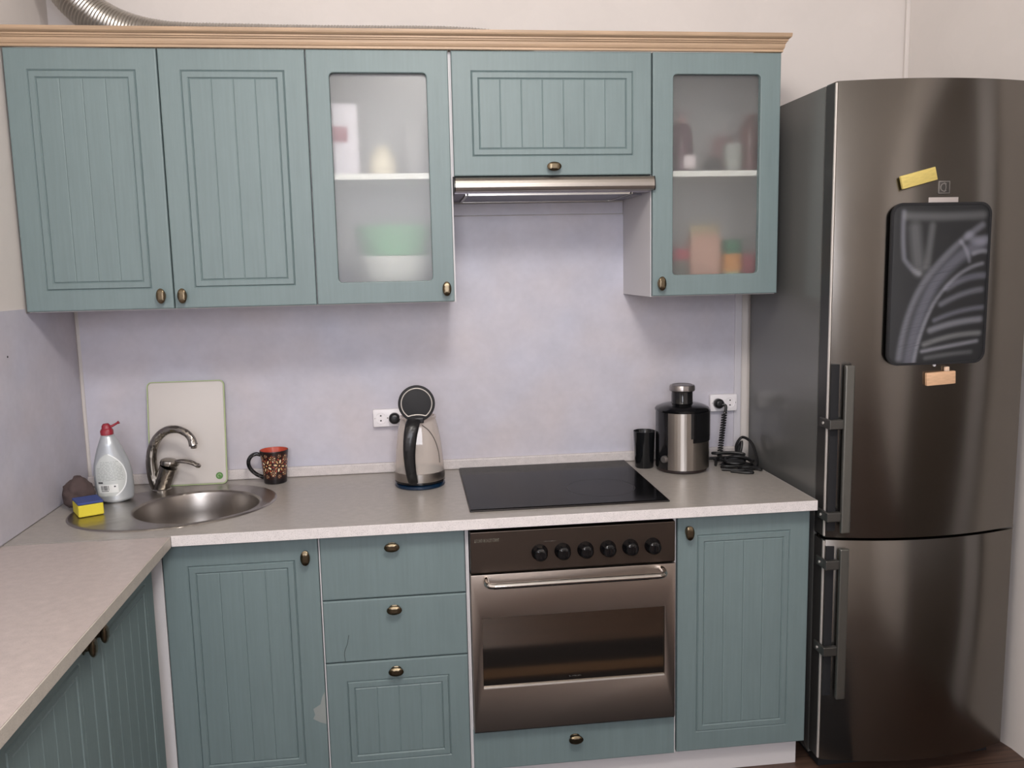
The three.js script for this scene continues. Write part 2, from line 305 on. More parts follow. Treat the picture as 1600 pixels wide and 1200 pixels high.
// ---------------------------------------------------------------- extractor hood and its duct
{
  const t = thing('extractor_hood', 'slim stainless extractor hood pulled flush under the short wall cabinet', 'hood');
  const s = new THREE.Shape(); s.moveTo(0, 1.778); s.lineTo(0.338, 1.778); s.lineTo(0.352, 1.778); s.quadraticCurveTo(0.3605, 1.7785, 0.361, 1.786); s.lineTo(0.3585, 1.806); s.quadraticCurveTo(0.3565, 1.8185, 0.348, 1.8195); s.lineTo(0.335, 1.8195); s.lineTo(0.335, 1.778);
  const front = new THREE.Shape(); front.moveTo(0.326, 1.7775); front.lineTo(0.3520, 1.7775); front.quadraticCurveTo(0.3620, 1.778, 0.3632, 1.788); front.quadraticCurveTo(0.3635, 1.806, 0.3540, 1.8175); front.quadraticCurveTo(0.351, 1.8190, 0.346, 1.8190); front.lineTo(0.326, 1.8190);
  const e = (sh, x0, x1) => { const g = new THREE.ExtrudeGeometry(sh, { depth: x1 - x0, bevelEnabled: false, curveSegments: 10 }); g.rotateY(-Math.PI / 2); g.scale(1, 1, 1); g.translate(x1, 0, 0); return toCreasedNormals(uvBox(g), 0.6); };
  obj('front_strip', e(front, 0.0055, 0.6005), M.steel, t);
  obj('end_cap', e(front, 0.0015, 0.0050), M.black, t); obj('end_cap', e(front, 0.6008, 0.6042), M.dark, t);
  obj('body', bx(0.004, 0.597, 1.7745, 1.8205, -0.018, 0.3255), std({ color: 0x8f8a93, metalness: 0.5, roughness: 0.4 }), t);
  obj('filter', bx(0.045, 0.535, 1.7700, 1.7744, 0.045, 0.315, 0.002), std({ color: 0x6b6872, metalness: 0.6, roughness: 0.35 }), t);
  const f = obj('filter_frame', [bx(0.040, 0.540, 1.7685, 1.7744, 0.316, 0.322), bx(0.040, 0.540, 1.7685, 1.7744, 0.036, 0.0445), bx(0.036, 0.0445, 1.7685, 1.7744, 0.036, 0.322), bx(0.5355, 0.5435, 1.7685, 1.7744, 0.036, 0.322)], M.alu, t);
  obj('light_lens', bx(0.560, 0.590, 1.7705, 1.7744, 0.10, 0.26, 0.002), std({ color: 0x7a7780, roughness: 0.3 }), t);
}
{
  const pts = [V3(-1.160, 2.70, 0.13), V3(-1.153, 2.54, 0.135), V3(-1.122, 2.425, 0.14), V3(-1.055, 2.335, 0.145), V3(-0.955, 2.274, 0.15), V3(-0.82, 2.244, 0.15), V3(-0.6, 2.239, 0.15), V3(-0.35, 2.237, 0.15), V3(-0.1, 2.238, 0.15), V3(0.05, 2.236, 0.15), V3(0.17, 2.222, 0.15), V3(0.245, 2.175, 0.15), V3(0.26, 2.13, 0.15)];
  const t = thing('ventilation_duct', 'corrugated silver foil duct lying along the top of the wall cabinets', 'duct');
  const rings = 190, seg = rings * 4;
  obj('hose', sweep(pts, 0.0535, { seg, radial: 26, tension: 0.5, law: (u) => 1 + [0, 0.022, 0.045, 0.022][Math.round(u * seg) % 4] + 0.012 * noise.noise(u * 60, 2.5, 1) }), M.alu, t);
}

// ---------------------------------------------------------------- splashback
{
  const t = thing('splashback_panel', 'pale lilac-grey splashback panel behind the worktop', 'splashback', [0, 0.8655, ZB]);
  const a = obj('main_sheet', bx(-1.2075, 1.0030, 0, 0.8625, 0.0005, 0.0105), M.splash, t), b = obj('top_strip', bx(0.0005, 0.5985, 0.8655, 0.9035, 0.0005, 0.0085), M.splash, t);
}
{
  const pts = [[-0.019, 0.866], [-0.019, 1.4545], [0.335, 1.4545], [0.335, 1.468], [1.64, 1.474], [1.64, 0.866]];
  const s = new THREE.Shape(pts.map(([z, y]) => new THREE.Vector2(-z, y))), g = new THREE.ExtrudeGeometry(s, { depth: 0.0035, bevelEnabled: false }); g.rotateY(Math.PI / 2); g.translate(XL + 0.0002, 0, 0);
  const t = tag(obj('side_splashback_panel', uvBox(g), M.splash), 'grey splashback panel on the side wall by the sink', 'splashback');
  const pin = obj('screw_hole', cyl(0.003, 0.003, 0.001, XL + 0.004, 1.346, 0.474, 'x', 10), M.hole, t);
}
tag(obj('panel_end_strip', bx(1.0032, 1.0280, 0.8655, 1.71, ZB + 0.0005, -0.014, 0.002), std({ color: 0xc2bfc4, roughness: 0.5 })), 'narrow pale end strip closing the splashback beside the fridge', 'trim strip');
tag(obj('upstand_strip', [bx(-1.2185, 1.0175, 0.8645, 0.899, -0.019, -0.004, 0.004)], M.strip), 'speckled white upstand strip where the worktop meets the splashback', 'upstand');

// ---------------------------------------------------------------- worktops
const YT = 0.864, ST = { x: -0.861, z: 0.301, a: 0.296, b: 0.240, dx: 0.953, dz: -0.3025 };
const ellipse = (k, n = 72) => Array.from({ length: n }, (_, i) => { const w = i / n * Math.PI * 2, a = ST.a * k * Math.cos(w), b = ST.b * k * Math.sin(w); return [ST.x + a * ST.dx - b * ST.dz, ST.z + a * ST.dz + b * ST.dx]; });
{
  const t = thing('main_worktop', 'speckled beige worktop holding the sink and the hob', 'worktop');
  obj('slab', prismY([[-1.2185, -0.0195], [1.0180, -0.0195], [1.0180, 0.6035], [-1.2185, 0.6035]], 0.8345, YT, 0, ellipse(0.955)), M.worktop, t);
  obj('front_edge', bx(-0.797, 1.0195, 0.8342, 0.8638, 0.6037, 0.6062, 0.001), M.edge, t);
  obj('end_edge', bx(1.0182, 1.0196, 0.8342, 0.8638, -0.0195, 0.6036), M.edge, t);
}
{
  const t = thing('side_worktop', 'beige worktop, brighter light in its colour, running along the side wall towards the camera', 'worktop');
  obj('slab', bx(-1.2185, -0.8005, 0.8335, 0.8625, 0.6092, 1.72), M.sideTopLit, t);
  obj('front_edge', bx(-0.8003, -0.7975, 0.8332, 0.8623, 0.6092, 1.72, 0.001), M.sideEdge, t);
  obj('joint', bx(-1.2185, -0.7985, 0.8340, 0.8605, 0.6064, 0.6090), M.dark, t);
}

// ---------------------------------------------------------------- base cabinets
const BZ = 0.563, BB = 0.09, BT = 0.826, BC = 0.5435;
{
  const t = thing('sink_cabinet', 'grey-green base cabinet with one panelled door below the sink', 'cabinet');
  carcass(t, -1.2185, -0.4150, BB - 0.003, 0.8335, PB, BC, { top: false });
  const d = door(t, -0.8365, -0.4195, BB, BT, BZ, { frame: 0.066 }); knob(d, 0.384, 0.683, 0.018, true);
  const sh = new THREE.Shape([[0, -0.052], [0, 0.045], [-0.008, 0.03], [-0.014, 0.008], [-0.034, -0.004], [-0.030, -0.022], [-0.036, -0.034], [-0.016, -0.046]].map(([x, y]) => new THREE.Vector2(x, y)));
  const p = obj('peeled_patch', new THREE.ExtrudeGeometry(sh, { depth: 0.0006, bevelEnabled: false }), std({ color: 0x8b908d, roughness: 0.7 }), d, 'patch of peeled grey foil on the door edge'); p.position.set(0.4155, 0.235, 0.0182);
  obj('filler_panel', bx(-0.8690, -0.8385, 0.0, 0.8333, 0.545, 0.5610, 0.001), M.white, t);
}
{
  const t = thing('drawer_unit', 'grey-green base unit with three stacked drawers between sink cabinet and oven', 'cabinet');
  carcass(t, -0.4145, -0.0055, BB - 0.003, 0.8335, PB, BC, { top: false });
  obj('side_edge', bx(-0.4178, -0.4148, BB, 0.833, 0.5438, 0.5575), M.white, t); obj('side_edge', bx(-0.0088, -0.0055, BB, 0.833, 0.5438, 0.5600), M.white, t);
  const a = door(t, -0.4140, -0.0105, 0.6390, BT, BZ, { plain: true }, 'drawer_front'), b = door(t, -0.4140, -0.0105, 0.4535, 0.6360, BZ, { plain: true }, 'drawer_front'), c = door(t, -0.4140, -0.0105, BB, 0.4505, BZ, { frame: 0.058 }, 'drawer_front');
  knob(a, 0.199, 0.150, 0.018, false); knob(b, 0.199, 0.1525, 0.018, false); knob(c, 0.197, 0.333, 0.018, false);
  obj('scratch', sweep([V3(0.068, 0.080, 0.018), V3(0.063, 0.055, 0.018), V3(0.054, 0.030, 0.018), V3(0.055, 0.002, 0.018)], 0.0009, { seg: 14, radial: 6 }), std({ color: 0x3c4644, roughness: 0.8 }), b, 'hairline crack in the drawer face');
}
{
  const t = thing('oven_housing', 'white oven housing with a shallow grey-green drawer at the bottom', 'cabinet');
  obj('side_panel', bx(-0.0050, 0.0, BB, 0.8335, PB, 0.5600), M.white, t); obj('side_panel', bx(0.6005, 0.6075, BB, 0.8335, PB, 0.5600), M.white, t);
  obj('divider_shelf', bx(0.0005, 0.600, 0.2010, 0.2170, PB, 0.5400), M.white, t);
  const d = door(t, -0.0015, 0.6055, 0.0875, 0.2165, BZ, { plain: true }, 'drawer_front'); knob(d, 0.302, 0.082, 0.018, false);
}
{
  const t = thing('end_cabinet', 'grey-green base cabinet with one panelled door between oven and fridge', 'cabinet');
  carcass(t, 0.6085, 1.0175, BB - 0.003, 0.8335, PB, BC, { top: false });
  const d = door(t, 0.6125, 1.0180, BB, BT, BZ, { frame: 0.062 }); knob(d, 0.031, 0.690, 0.018, true);
}
{
  const t = thing('side_cabinet', 'grey-green base cabinet with two ribbed doors under the side worktop', 'cabinet');
  const T = (g) => { g.rotateY(Math.PI / 2); return g; };
  obj('side_panel', bx(-1.2185, -0.866, BB, 0.833, 0.612, 0.628), M.white, t); obj('side_panel', bx(-1.2185, -0.866, BB, 0.833, 1.53, 1.546), M.white, t); obj('bottom_panel', bx(-1.2185, -0.866, BB, 0.106, 0.6285, 1.5295), M.white, t);
  for (const [z0, z1, kz] of [[0.632, 1.0865, 1.052], [1.0895, 1.545, 1.122]]) {
    const d = obj('door', moulded(z1 - z0, 0.828 - BB, 0.018, { frame: 0.062, boards: 5 }), M.teal, t); d.rotation.y = Math.PI / 2; d.position.set(-0.863, BB, z1);
    knob(d, z1 - kz, 0.697, 0.018, true);
  }
}
tag(obj('plinth', bx(-0.862, 1.0065, 0.0005, 0.0865, 0.512, 0.530, 0.001), M.white), 'white plinth board under the base cabinets', 'plinth');

// ---------------------------------------------------------------- oven
{
  const t = thing('built_in_oven', 'built-in stainless oven with six black knobs and a towel-bar handle', 'oven');
  const Z = 0.590;
  obj('control_panel', bx(0.003, 0.597, 0.7010, 0.8215, 0.545, Z, 0.003), std({ color: 0x5f554e, metalness: 1, roughness: 0.34 }), t);
  const W = [0.031, 0.566, 0.3545, 0.5665];
  const s = new THREE.Shape([[0.002, 0.2225], [0.598, 0.2225], [0.598, 0.6955], [0.002, 0.6955]].map(([x, y]) => new THREE.Vector2(x, y))); s.holes.push(new THREE.Path([[W[0], W[2]], [W[0], W[3]], [W[1], W[3]], [W[1], W[2]]].map(([x, y]) => new THREE.Vector2(x, y))));
  const g = new THREE.ExtrudeGeometry(s, { depth: 0.032, bevelEnabled: true, bevelThickness: 0.0015, bevelSize: 0.0015, bevelOffset: -0.0015, bevelSegments: 2 }); g.translate(0, 0, Z - 0.0335);
  const d = obj('door', toCreasedNormals(uvBox(g), 0.5), M.steelOven, t);
  const gl = obj('window_glass', bx(W[0] + 0.0005, W[1] - 0.0005, W[2] + 0.0005, W[3] - 0.0005, Z - 0.010, Z - 0.006), M.ovenGlass, d);
  obj('window_trim', bx(W[0], W[1], W[2] - 0.0005, W[2] + 0.0025, Z - 0.0055, Z + 0.0006), M.aluTrim, d);
  const H = (x) => x;
  obj('handle', sweep([V3(0.046, 0.6835, Z - 0.002), V3(0.044, 0.683, Z + 0.022), V3(0.047, 0.680, Z + 0.040), V3(0.058, 0.679, Z + 0.048), V3(0.08, 0.679, Z + 0.050), V3(0.3, 0.679, Z + 0.050), V3(0.52, 0.679, Z + 0.050), V3(0.542, 0.679, Z + 0.048), V3(0.553, 0.680, Z + 0.040), V3(0.556, 0.683, Z + 0.022), V3(0.554, 0.6835, Z - 0.002)], 0.0085, { seg: 90, radial: 16 }), M.chrome, d);
  obj('bottom_rail', bx(0.002, 0.598, 0.2180, 0.2222, 0.560, Z - 0.004), M.dark, t);
  const kb = lathe([[0, 0], [0.0235, 0], [0.0235, 0.004], [0.021, 0.006], [0.0205, 0.022], [0.0190, 0.027], [0.0150, 0.0305], [0.008, 0.032], [0, 0.0325]], 34, 1.2); kb.rotateX(Math.PI / 2);
  [0.200, 0.266, 0.332, 0.3975, 0.463, 0.529].forEach((x) => { const k = obj('control_knob', kb, M.blackGloss, t); k.position.set(x, 0.7530, Z); obj('pointer_ridge', bx(-0.002, 0.002, -0.010, 0.012, 0.0300, 0.0345, 0.0015), M.blackGloss, k); });
  const print = (name, w, h, x, y, z, draw) => { const m = obj(name, new THREE.PlaneGeometry(w, h), std({ map: canvasTex(256, Math.round(256 * h / w), draw), transparent: true, roughness: 0.6 }), t); m.position.set(x, y, z); m.castShadow = false; };
  const scrawl = (seedText, col) => (c, w, h) => { c.clearRect(0, 0, w, h); c.fillStyle = col; let q = seedText; for (let x = 6; x < w - 14; x += 15) { q = (q * 1103515245 + 12345) >>> 0; const a = 0.35 + (q >>> 8) % 50 / 100; c.globalAlpha = a; c.fillRect(x, h * 0.25, 4, h * 0.5); c.fillRect(x, h * (0.25 + ((q >>> 4) % 3) * 0.2), 10, 5); } c.globalAlpha = 1; };
  print('worn_lettering', 0.075, 0.020, 0.052, 0.796, Z + 0.0006, scrawl(17, '#8d8a7c'));
  print('panel_mark', 0.036, 0.006, 0.230, 0.784, Z + 0.0006, scrawl(5, '#8f8880'));
  print('glass_mark', 0.040, 0.007, 0.300, 0.372, Z - 0.0055, scrawl(29, '#7e7a78'));
}

{                                                                    // outside the frame: the oven's window mirrors it
  const t = thing('floor_mat', 'dark floor mat with a brown stripe in front of the oven', 'mat', [0.3, 0.0004, 1.24]);
  obj('mat_field', bx(-0.9, 0.85, 0, 0.006, -0.58, 0.36, 0.002), M.mat, t); obj('stripe', bx(-0.88, 0.83, 0.0061, 0.0075, 0.09, 0.17, 0.0005), M.matStripe, t);
}

// ---------------------------------------------------------------- hob
{
  const t = thing('ceramic_hob', 'black glass ceramic hob set flat on the worktop above the oven', 'hob');
  obj('frame', bx(0.0085, 0.5975, YT + 0.0002, YT + 0.0050, 0.001, 0.5365, 0.002), M.hobFrame, t);
  obj('glass_top', bx(0.0115, 0.5945, YT + 0.0051, YT + 0.0072, 0.004, 0.5335, 0.001), M.hob, t);
  const ring = (x, z, r) => { const g = new THREE.TorusGeometry(r, 0.0008, 4, 60); g.rotateX(Math.PI / 2); g.scale(1, 0.2, 1); g.translate(x, YT + 0.0073, z); return g; };
  for (const [x, z, r] of [[0.43, 0.36, 0.105]]) obj('zone_ring', ring(x, z, r), std({ color: 0x161616, roughness: 0.5 }), t);
}

// ---------------------------------------------------------------- sink and tap
{
  const t = thing('inset_sink', 'oval stainless inset sink with a round bowl and a small drainer', 'sink');
  const cx = -0.793, cz = 0.321, rb = 0.178, N = 96, E = ellipse(1, 720);
  const reach = (w) => {                                             // from the bowl's centre to the rim of the oval
    const c = Math.cos(w), s = Math.sin(w), px = cx - ST.x, pz = cz - ST.z, L = (x, z) => [(x * ST.dx + z * ST.dz) / ST.a, (-x * ST.dz + z * ST.dx) / ST.b];
    const [a0, b0] = L(px, pz), [a1, b1] = L(c, s), A = a1 * a1 + b1 * b1, B = a0 * a1 + b0 * b1, C = a0 * a0 + b0 * b0 - 1;
    return (-B + Math.sqrt(B * B - A * C)) / A;
  };
  const skin = (rows) => {
    const pos = [], idx = [], uv = [];
    for (let i = 0; i <= N; i++) { const w = i / N * Math.PI * 2; for (const [r, y] of rows(w)) { pos.push(cx + r * Math.cos(w), y, cz + r * Math.sin(w)); uv.push(cx + r * Math.cos(w), cz + r * Math.sin(w)); } }
    const R = pos.length / 3 / (N + 1);
    for (let i = 0; i < N; i++) for (let j = 0; j + 1 < R; j++) { const o = i * R + j; idx.push(o, o + R, o + 1, o + 1, o + R, o + R + 1); }
    let g = new THREE.BufferGeometry(); g.setAttribute('position', new THREE.Float32BufferAttribute(pos, 3)); g.setAttribute('uv', new THREE.Float32BufferAttribute(uv, 2)); g.setIndex(idx); g.computeVertexNormals();
    if (g.attributes.normal.getY(1) < 0 && g.attributes.normal.getY(3) < 0) { for (let k = 0; k < idx.length; k += 3) { const s = idx[k + 1]; idx[k + 1] = idx[k + 2]; idx[k + 2] = s; } g.setIndex(idx); g.computeVertexNormals(); }
    return toCreasedNormals(g, 0.9);
  };
  const y = YT;
  obj('deck', skin((w) => { const R = reach(w); return [[R, y + 0.0003], [R - 0.0015, y + 0.003], [R - 0.006, y + 0.0042], [R - 0.012, y + 0.0034], [Math.min(R - 0.014, rb + 0.012), y + 0.0034], [Math.min(R - 0.016, rb + 0.006), y + 0.0046], [rb + 0.002, y + 0.0035], [rb, y - 0.0005]]; }), M.steel, t);
  obj('bowl', skin(() => [[rb, y - 0.0005], [rb - 0.003, y - 0.012], [rb - 0.008, y - 0.06], [rb - 0.014, y - 0.115], [rb - 0.03, y - 0.142], [rb - 0.06, y - 0.152], [0.046, y - 0.156], [0.043, y - 0.160]]), M.steel, t);
  obj('drain', lathe([[0.044, 0.004], [0.040, 0.004], [0.036, 0.0], [0.012, -0.002], [0.011, 0.003], [0, 0.004]], 30), M.chrome, t).position.set(cx, y - 0.162, cz);
}
{
  const t = thing('mixer_tap', 'chrome single-lever mixer tap with a high curved spout at the sink', 'tap');
  const B = V3(-0.955, YT + 0.0035, 0.098);
  obj('base_ring', lathe([[0, 0], [0.030, 0], [0.030, 0.004], [0.027, 0.007], [0, 0.007]], 32), M.faucet, t).position.copy(B);
  obj('body', sweep([V3(-0.957, 0.871, 0.098), V3(-0.950, 0.890, 0.100), V3(-0.938, 0.918, 0.104), V3(-0.926, 0.946, 0.108)], 0.0255, { seg: 24, radial: 26, law: (u) => 0.94 + 0.14 * u }), M.faucet, t);
  obj('spout', sweep([V3(-0.966, 0.872, 0.094), V3(-0.975, 0.895, 0.094), V3(-0.981, 0.930, 0.094), V3(-0.981, 0.972, 0.095), V3(-0.970, 1.015, 0.098), V3(-0.950, 1.045, 0.103), V3(-0.922, 1.064, 0.110), V3(-0.890, 1.067, 0.118), V3(-0.862, 1.057, 0.126), V3(-0.844, 1.038, 0.132), V3(-0.838, 1.016, 0.135)], 0.0128, { seg: 80, radial: 20, law: (u) => 1.55 - 0.62 * Math.min(1, u * 1.25) + (u > 0.9 ? (u - 0.9) * 1.6 : 0) }), M.faucet, t);
  obj('aerator', cyl(0.0095, 0.0105, 0.008, -0.8370, 1.0115, 0.1355), M.chrome, t);
  const lv = obj('lever', lathe([[0, 0], [0.0285, 0], [0.030, 0.005], [0.0275, 0.014], [0.018, 0.019], [0, 0.021]], 32), M.faucet, t); lv.position.set(-0.923, 0.952, 0.109); lv.rotation.z = -0.18;
  const arm = (dz) => sweep([V3(-0.905, 0.9625, 0.110 + dz * 0.6), V3(-0.885, 0.964, 0.115 + dz), V3(-0.855, 0.960, 0.121 + dz), V3(-0.832, 0.950, 0.127 + dz * 0.8)], 0.0048, { b: 0.0034, seg: 24, radial: 10 });
  obj('lever_arm', [arm(0.012), arm(-0.012), sweep([V3(-0.833, 0.950, 0.138), V3(-0.827, 0.947, 0.134), V3(-0.826, 0.947, 0.122), V3(-0.832, 0.950, 0.117)], 0.0048, { b: 0.0036, seg: 14, radial: 10 })], M.faucet, t);
}

// ---------------------------------------------------------------- fridge
{
  const t = thing('fridge_freezer', 'tall stainless fridge-freezer with two bowed doors and dark grey sides', 'fridge');
  const x0 = 1.043, x1 = 1.645, xc = (x0 + x1) / 2, hw = (x1 - x0) / 2, zf = (x) => 0.603 + 0.050 * (1 - ((x - xc) / hw) ** 2);
  obj('body', prismY([[x0 + 0.002, 0.02], [x1 - 0.036, 0.02], [x1 - 0.002, 0.24], [x1 - 0.002, 0.533], [x0 + 0.002, 0.533]], 0.035, 2.0425, 0.002), M.fridgeSide, t);
  obj('gasket', bx(x0 + 0.012, x1 - 0.012, 0.06, 2.030, 0.5335, 0.5445), M.blackMatt, t);
  const outline = [[x0, 0.545], [x0, 0.596]]; for (let i = 0; i <= 40; i++) { const x = x0 + 0.004 + (x1 - x0 - 0.008) * i / 40; outline.push([x, zf(x)]); } outline.push([x1, 0.596], [x1, 0.545]);
  const shell = outline.slice(1, -1), inner = [[x0 + 0.0, 0.5475], [x1 - 0.0, 0.5475]];
  const doorShape = (ya, yb) => prismY(outline, ya, yb, 0.002);
  const side = std({ color: 0x3a3938, metalness: 0.4, roughness: 0.35 });
  const mk = (name, ya, yb) => {
    const d = obj(name, doorShape(ya, yb), M.steelFridge, t);
    obj('side_liner', bx(x0 - 0.0012, x0 - 0.0001, ya + 0.004, yb - 0.004, 0.5455, 0.5955), side, d);
    obj('edge_glint', bx(x0 - 0.0014, x0 + 0.0030, ya + 0.004, yb - 0.004, 0.5958, 0.6036, 0.001), M.aluTrim, d);  // pale strip paints the glint along the rounded door edge
    return d;
  };
  const up = mk('fridge_door', 0.7505, 2.0425), lo = mk('freezer_door', 0.052, 0.7435);
  obj('plinth_grille', bx(x0 + 0.02, x1 - 0.02, 0.006, 0.050, 0.10, 0.565), M.blackMatt, t);
  for (const x of [x0 + 0.05, x1 - 0.05]) obj('foot', cyl(0.018, 0.02, 0.034, x, 0.0171, 0.50), M.black, t);
  const handle = (par, ya, yb, br) => {
    obj('handle_dark_strip', bx(x0 + 0.0035, x0 + 0.0270, ya, yb, 0.6065, 0.6140), M.blackMatt, par);  // flat black strip on the door beside the handle bar
    const h = obj('handle', bx(x0 + 0.030, x0 + 0.058, ya, yb, 0.632, 0.646, 0.004), std({ color: 0x7d7d78, metalness: 0.9, roughness: 0.4 }), par);
    for (const y of br) { const b = obj('bracket', [bx(x0 - 0.0105, x0 + 0.034, y - 0.014, y + 0.014, 0.624, 0.640, 0.003), bx(x0 - 0.0105, x0 - 0.0018, y - 0.014, y + 0.014, 0.575, 0.632, 0.003)], std({ color: 0x5d5c59, metalness: 0.8, roughness: 0.4 }), par); obj('screw', cyl(0.004, 0.004, 0.003, x0 - 0.0115, y, 0.60, 'x', 12), M.aluTrim, b); }
  };
  handle(up, 0.772, 1.262, [1.092, 0.820]); handle(lo, 0.262, 0.725, [0.676, 0.411]);
  obj('hinge_cap', bx(x1 - 0.045, x1 + 0.004, 0.738, 0.756, 0.548, 0.598, 0.003), std({ color: 0x6f6a66, roughness: 0.5 }), t);
  const em = obj('maker_emblem', plate(0.036, 0.036, 0.003, 0.002, 0.0005), std({ map: canvasTex(96, 96, (c) => { c.fillStyle = '#565350'; c.fillRect(0, 0, 96, 96); c.strokeStyle = '#8f8a86'; c.lineWidth = 7; c.strokeRect(6, 6, 84, 84); c.beginPath(); c.arc(48, 48, 28, 0.9, 5.4); c.stroke(); c.beginPath(); c.moveTo(48, 14); c.quadraticCurveTo(76, 48, 48, 82); c.stroke(); }), metalness: 0.7, roughness: 0.4 }), up); em.position.set(1.338, 1.750, zf(1.338) - 0.0005);
  const lb = obj('rating_sticker', plate(0.088, 0.030, 0.001, 0.0012, 0.0003), std({ color: 0xa9a09c, roughness: 0.5 }), up); lb.position.set(1.338, 1.7080, zf(1.338) - 0.0005);
  obj('magnet_pin', cyl(0.004, 0.004, 0.004, 1.332, 1.2555, zf(1.332) + 0.001, 'z', 12), M.plastic, up);
}
{
  const tex = canvasTex(512, 800, (c, w, h) => {
    c.fillStyle = '#202123'; c.fillRect(0, 0, w, h);
    const st = (pts, lw, a) => { c.lineCap = 'round'; c.lineJoin = 'round'; for (let k = 0; k < 9; k++) { c.strokeStyle = `rgba(150,150,158,${a * 0.085})`; c.lineWidth = lw * (1 - k * 0.09); c.beginPath(); c.moveTo(pts[0][0], pts[0][1]); for (let i = 1; i + 1 < pts.length; i += 2) c.quadraticCurveTo(pts[i][0], pts[i][1], pts[i + 1][0], pts[i + 1][1]); c.stroke(); } };
    c.filter = 'blur(5px)';
    st([[60, 40], [55, 160], [70, 270], [110, 330], [150, 345]], 34, 1.0); st([[80, 60], [250, 70], [470, 60]], 60, 0.6);
    st([[120, 120], [130, 210], [150, 330]], 90, 0.6); st([[210, 110], [200, 200], [190, 310]], 50, 0.6);
    st([[470, 110], [330, 200], [220, 330], [90, 480], [60, 770]], 46, 1.0); st([[470, 200], [330, 260], [230, 400], [140, 560], [110, 790]], 90, 0.8); st([[480, 300], [330, 330], [230, 500], [160, 640], [140, 790]], 26, 1.3);
    st([[360, 190], [400, 230], [410, 290]], 24, 1.0); st([[400, 160], [440, 200], [490, 180]], 60, 0.9); st([[430, 250], [470, 235], [495, 240]], 30, 1.2);
    st([[300, 420], [390, 360], [490, 360]], 46, 0.8); st([[270, 500], [380, 440], [480, 430]], 40, 0.9); st([[240, 580], [350, 530], [490, 520]], 34, 0.8); st([[220, 630], [330, 590], [480, 580]], 44, 1.3); st([[190, 700], [330, 650], [480, 650]], 36, 1.1); st([[180, 735], [330, 710], [470, 690]], 26, 1.5);
    st([[200, 770], [330, 750], [440, 745]], 30, 0.6);
    c.filter = 'none';
    for (let i = 0; i < 240; i++) { const x = rnd() * w, y = 300 + rnd() * 480; c.strokeStyle = 'rgba(30,31,34,0.14)'; c.lineWidth = 1 + rnd() * 2; c.beginPath(); c.moveTo(x, y); c.quadraticCurveTo(x + 40, y - 14, x + 90, y - 18); c.stroke(); }
  });
  const t = thing('magnetic_board', 'black magnetic chalkboard with wiped chalk smears on the fridge door', 'chalkboard', [1.332, 1.4835, 0.6533]);
  const b = obj('board', plate(0.293, 0.447, 0.032, 0.006, 0.0015), std({ map: tex, roughness: 0.62 }), t);
  obj('rim', (() => { const s = roundRect(0.2965, 0.4505, 0.034), k = roundRect(0.283, 0.437, 0.028).getPoints(8).reverse(); s.holes.push(new THREE.Path(k)); const g = new THREE.ExtrudeGeometry(s, { depth: 0.0075, bevelEnabled: false, curveSegments: 8 }); return toCreasedNormals(g, 0.6); })(), M.blackMatt, t);
}
{
  const wood = (h) => std({ map: dataTex(128, 0.12, (u, v) => tint(h, 1 + 0.2 * fbm(u * 4, v * 22, 7, 3)), true), roughness: 0.65 });
  const a = thing('yellow_magnet', 'tilted yellow rectangular magnet above the chalkboard on the fridge', 'magnet', [1.2605, 1.7755, 0.6505]);
  obj('block', uvBox(plate(0.104, 0.036, 0.002, 0.009, 0.0015)), wood(0xc9b468), a); a.rotation.z = 0.245;
  const b = thing('wooden_magnet', 'pale wooden magnet with a small stub below the chalkboard', 'magnet', [1.349, 1.2180, 0.6533]);
  obj('block', uvBox(plate(0.088, 0.037, 0.003, 0.011, 0.002)), wood(0xd3ab88), b); obj('stub', bx(0.013, 0.026, 0.0180, 0.0315, 0.001, 0.010, 0.002), wood(0xdcc0a8), b); b.rotation.z = 0.05;
}

// ---------------------------------------------------------------- sockets and plugs
function socket(label, x0, y0, cords) {
  const t = thing('double_socket', label, 'socket', [x0, y0, -0.0190]);
  obj('housing', plate(0.098, 0.060, 0.005, 0.020, 0.003), M.plastic, t).position.set(0.049, 0.03, 0);
  for (const sx of [0.026, 0.072]) {
    const f = obj('socket_face', lathe([[0, 0], [0.0165, 0], [0.0172, 0.0012], [0.0195, 0.0012], [0.0195, -0.001]], 28), M.plastic, t); f.rotation.x = Math.PI / 2; f.position.set(sx, 0.030, 0.0202);
    for (const dy of [-0.0085, 0.0085]) obj('pin_hole', cyl(0.0027, 0.0027, 0.0006, 0, 0.0003, -dy, 'y', 12), M.hole, f);
  }
  for (const sx of [0.0075, 0.049, 0.0915]) obj('screw', cyl(0.0024, 0.0024, 0.0012, sx, 0.030, 0.0203, 'z', 10), std({ color: 0x77706c, metalness: 0.7, roughness: 0.5 }), t);
  return t;
}
socket('white double wall socket partly hidden behind the kettle', -0.277, 1.026);
socket('white double wall socket beside the fridge, above the tangled cords', 0.910, 1.031);
function plug(t, x, y, s = 1) {
  const g = lathe([[0, 0], [0.0155, 0], [0.0175, 0.004], [0.0175, 0.018], [0.014, 0.024], [0.008, 0.028], [0, 0.029]].map(([r, q]) => [r * s, q]), 26); g.rotateX(Math.PI / 2); g.translate(x, y, 0.0025); return obj('plug', g, M.black, t);
}
{
  const t = thing('kettle_cable', 'black round plug and cable of the kettle in the wall socket', 'cable');
  plug(t, -0.205, 1.056, 1.08);
  obj('cable', sweep([V3(-0.196, 1.055, 0.024), V3(-0.178, 1.052, 0.032), V3(-0.160, 1.02, 0.040), V3(-0.150, 0.95, 0.045), V3(-0.146, 0.885, 0.052), V3(-0.140, 0.8685, 0.075), V3(-0.13, 0.8685, 0.102)], 0.0038, { seg: 50, radial: 8 }), M.black, t);
}
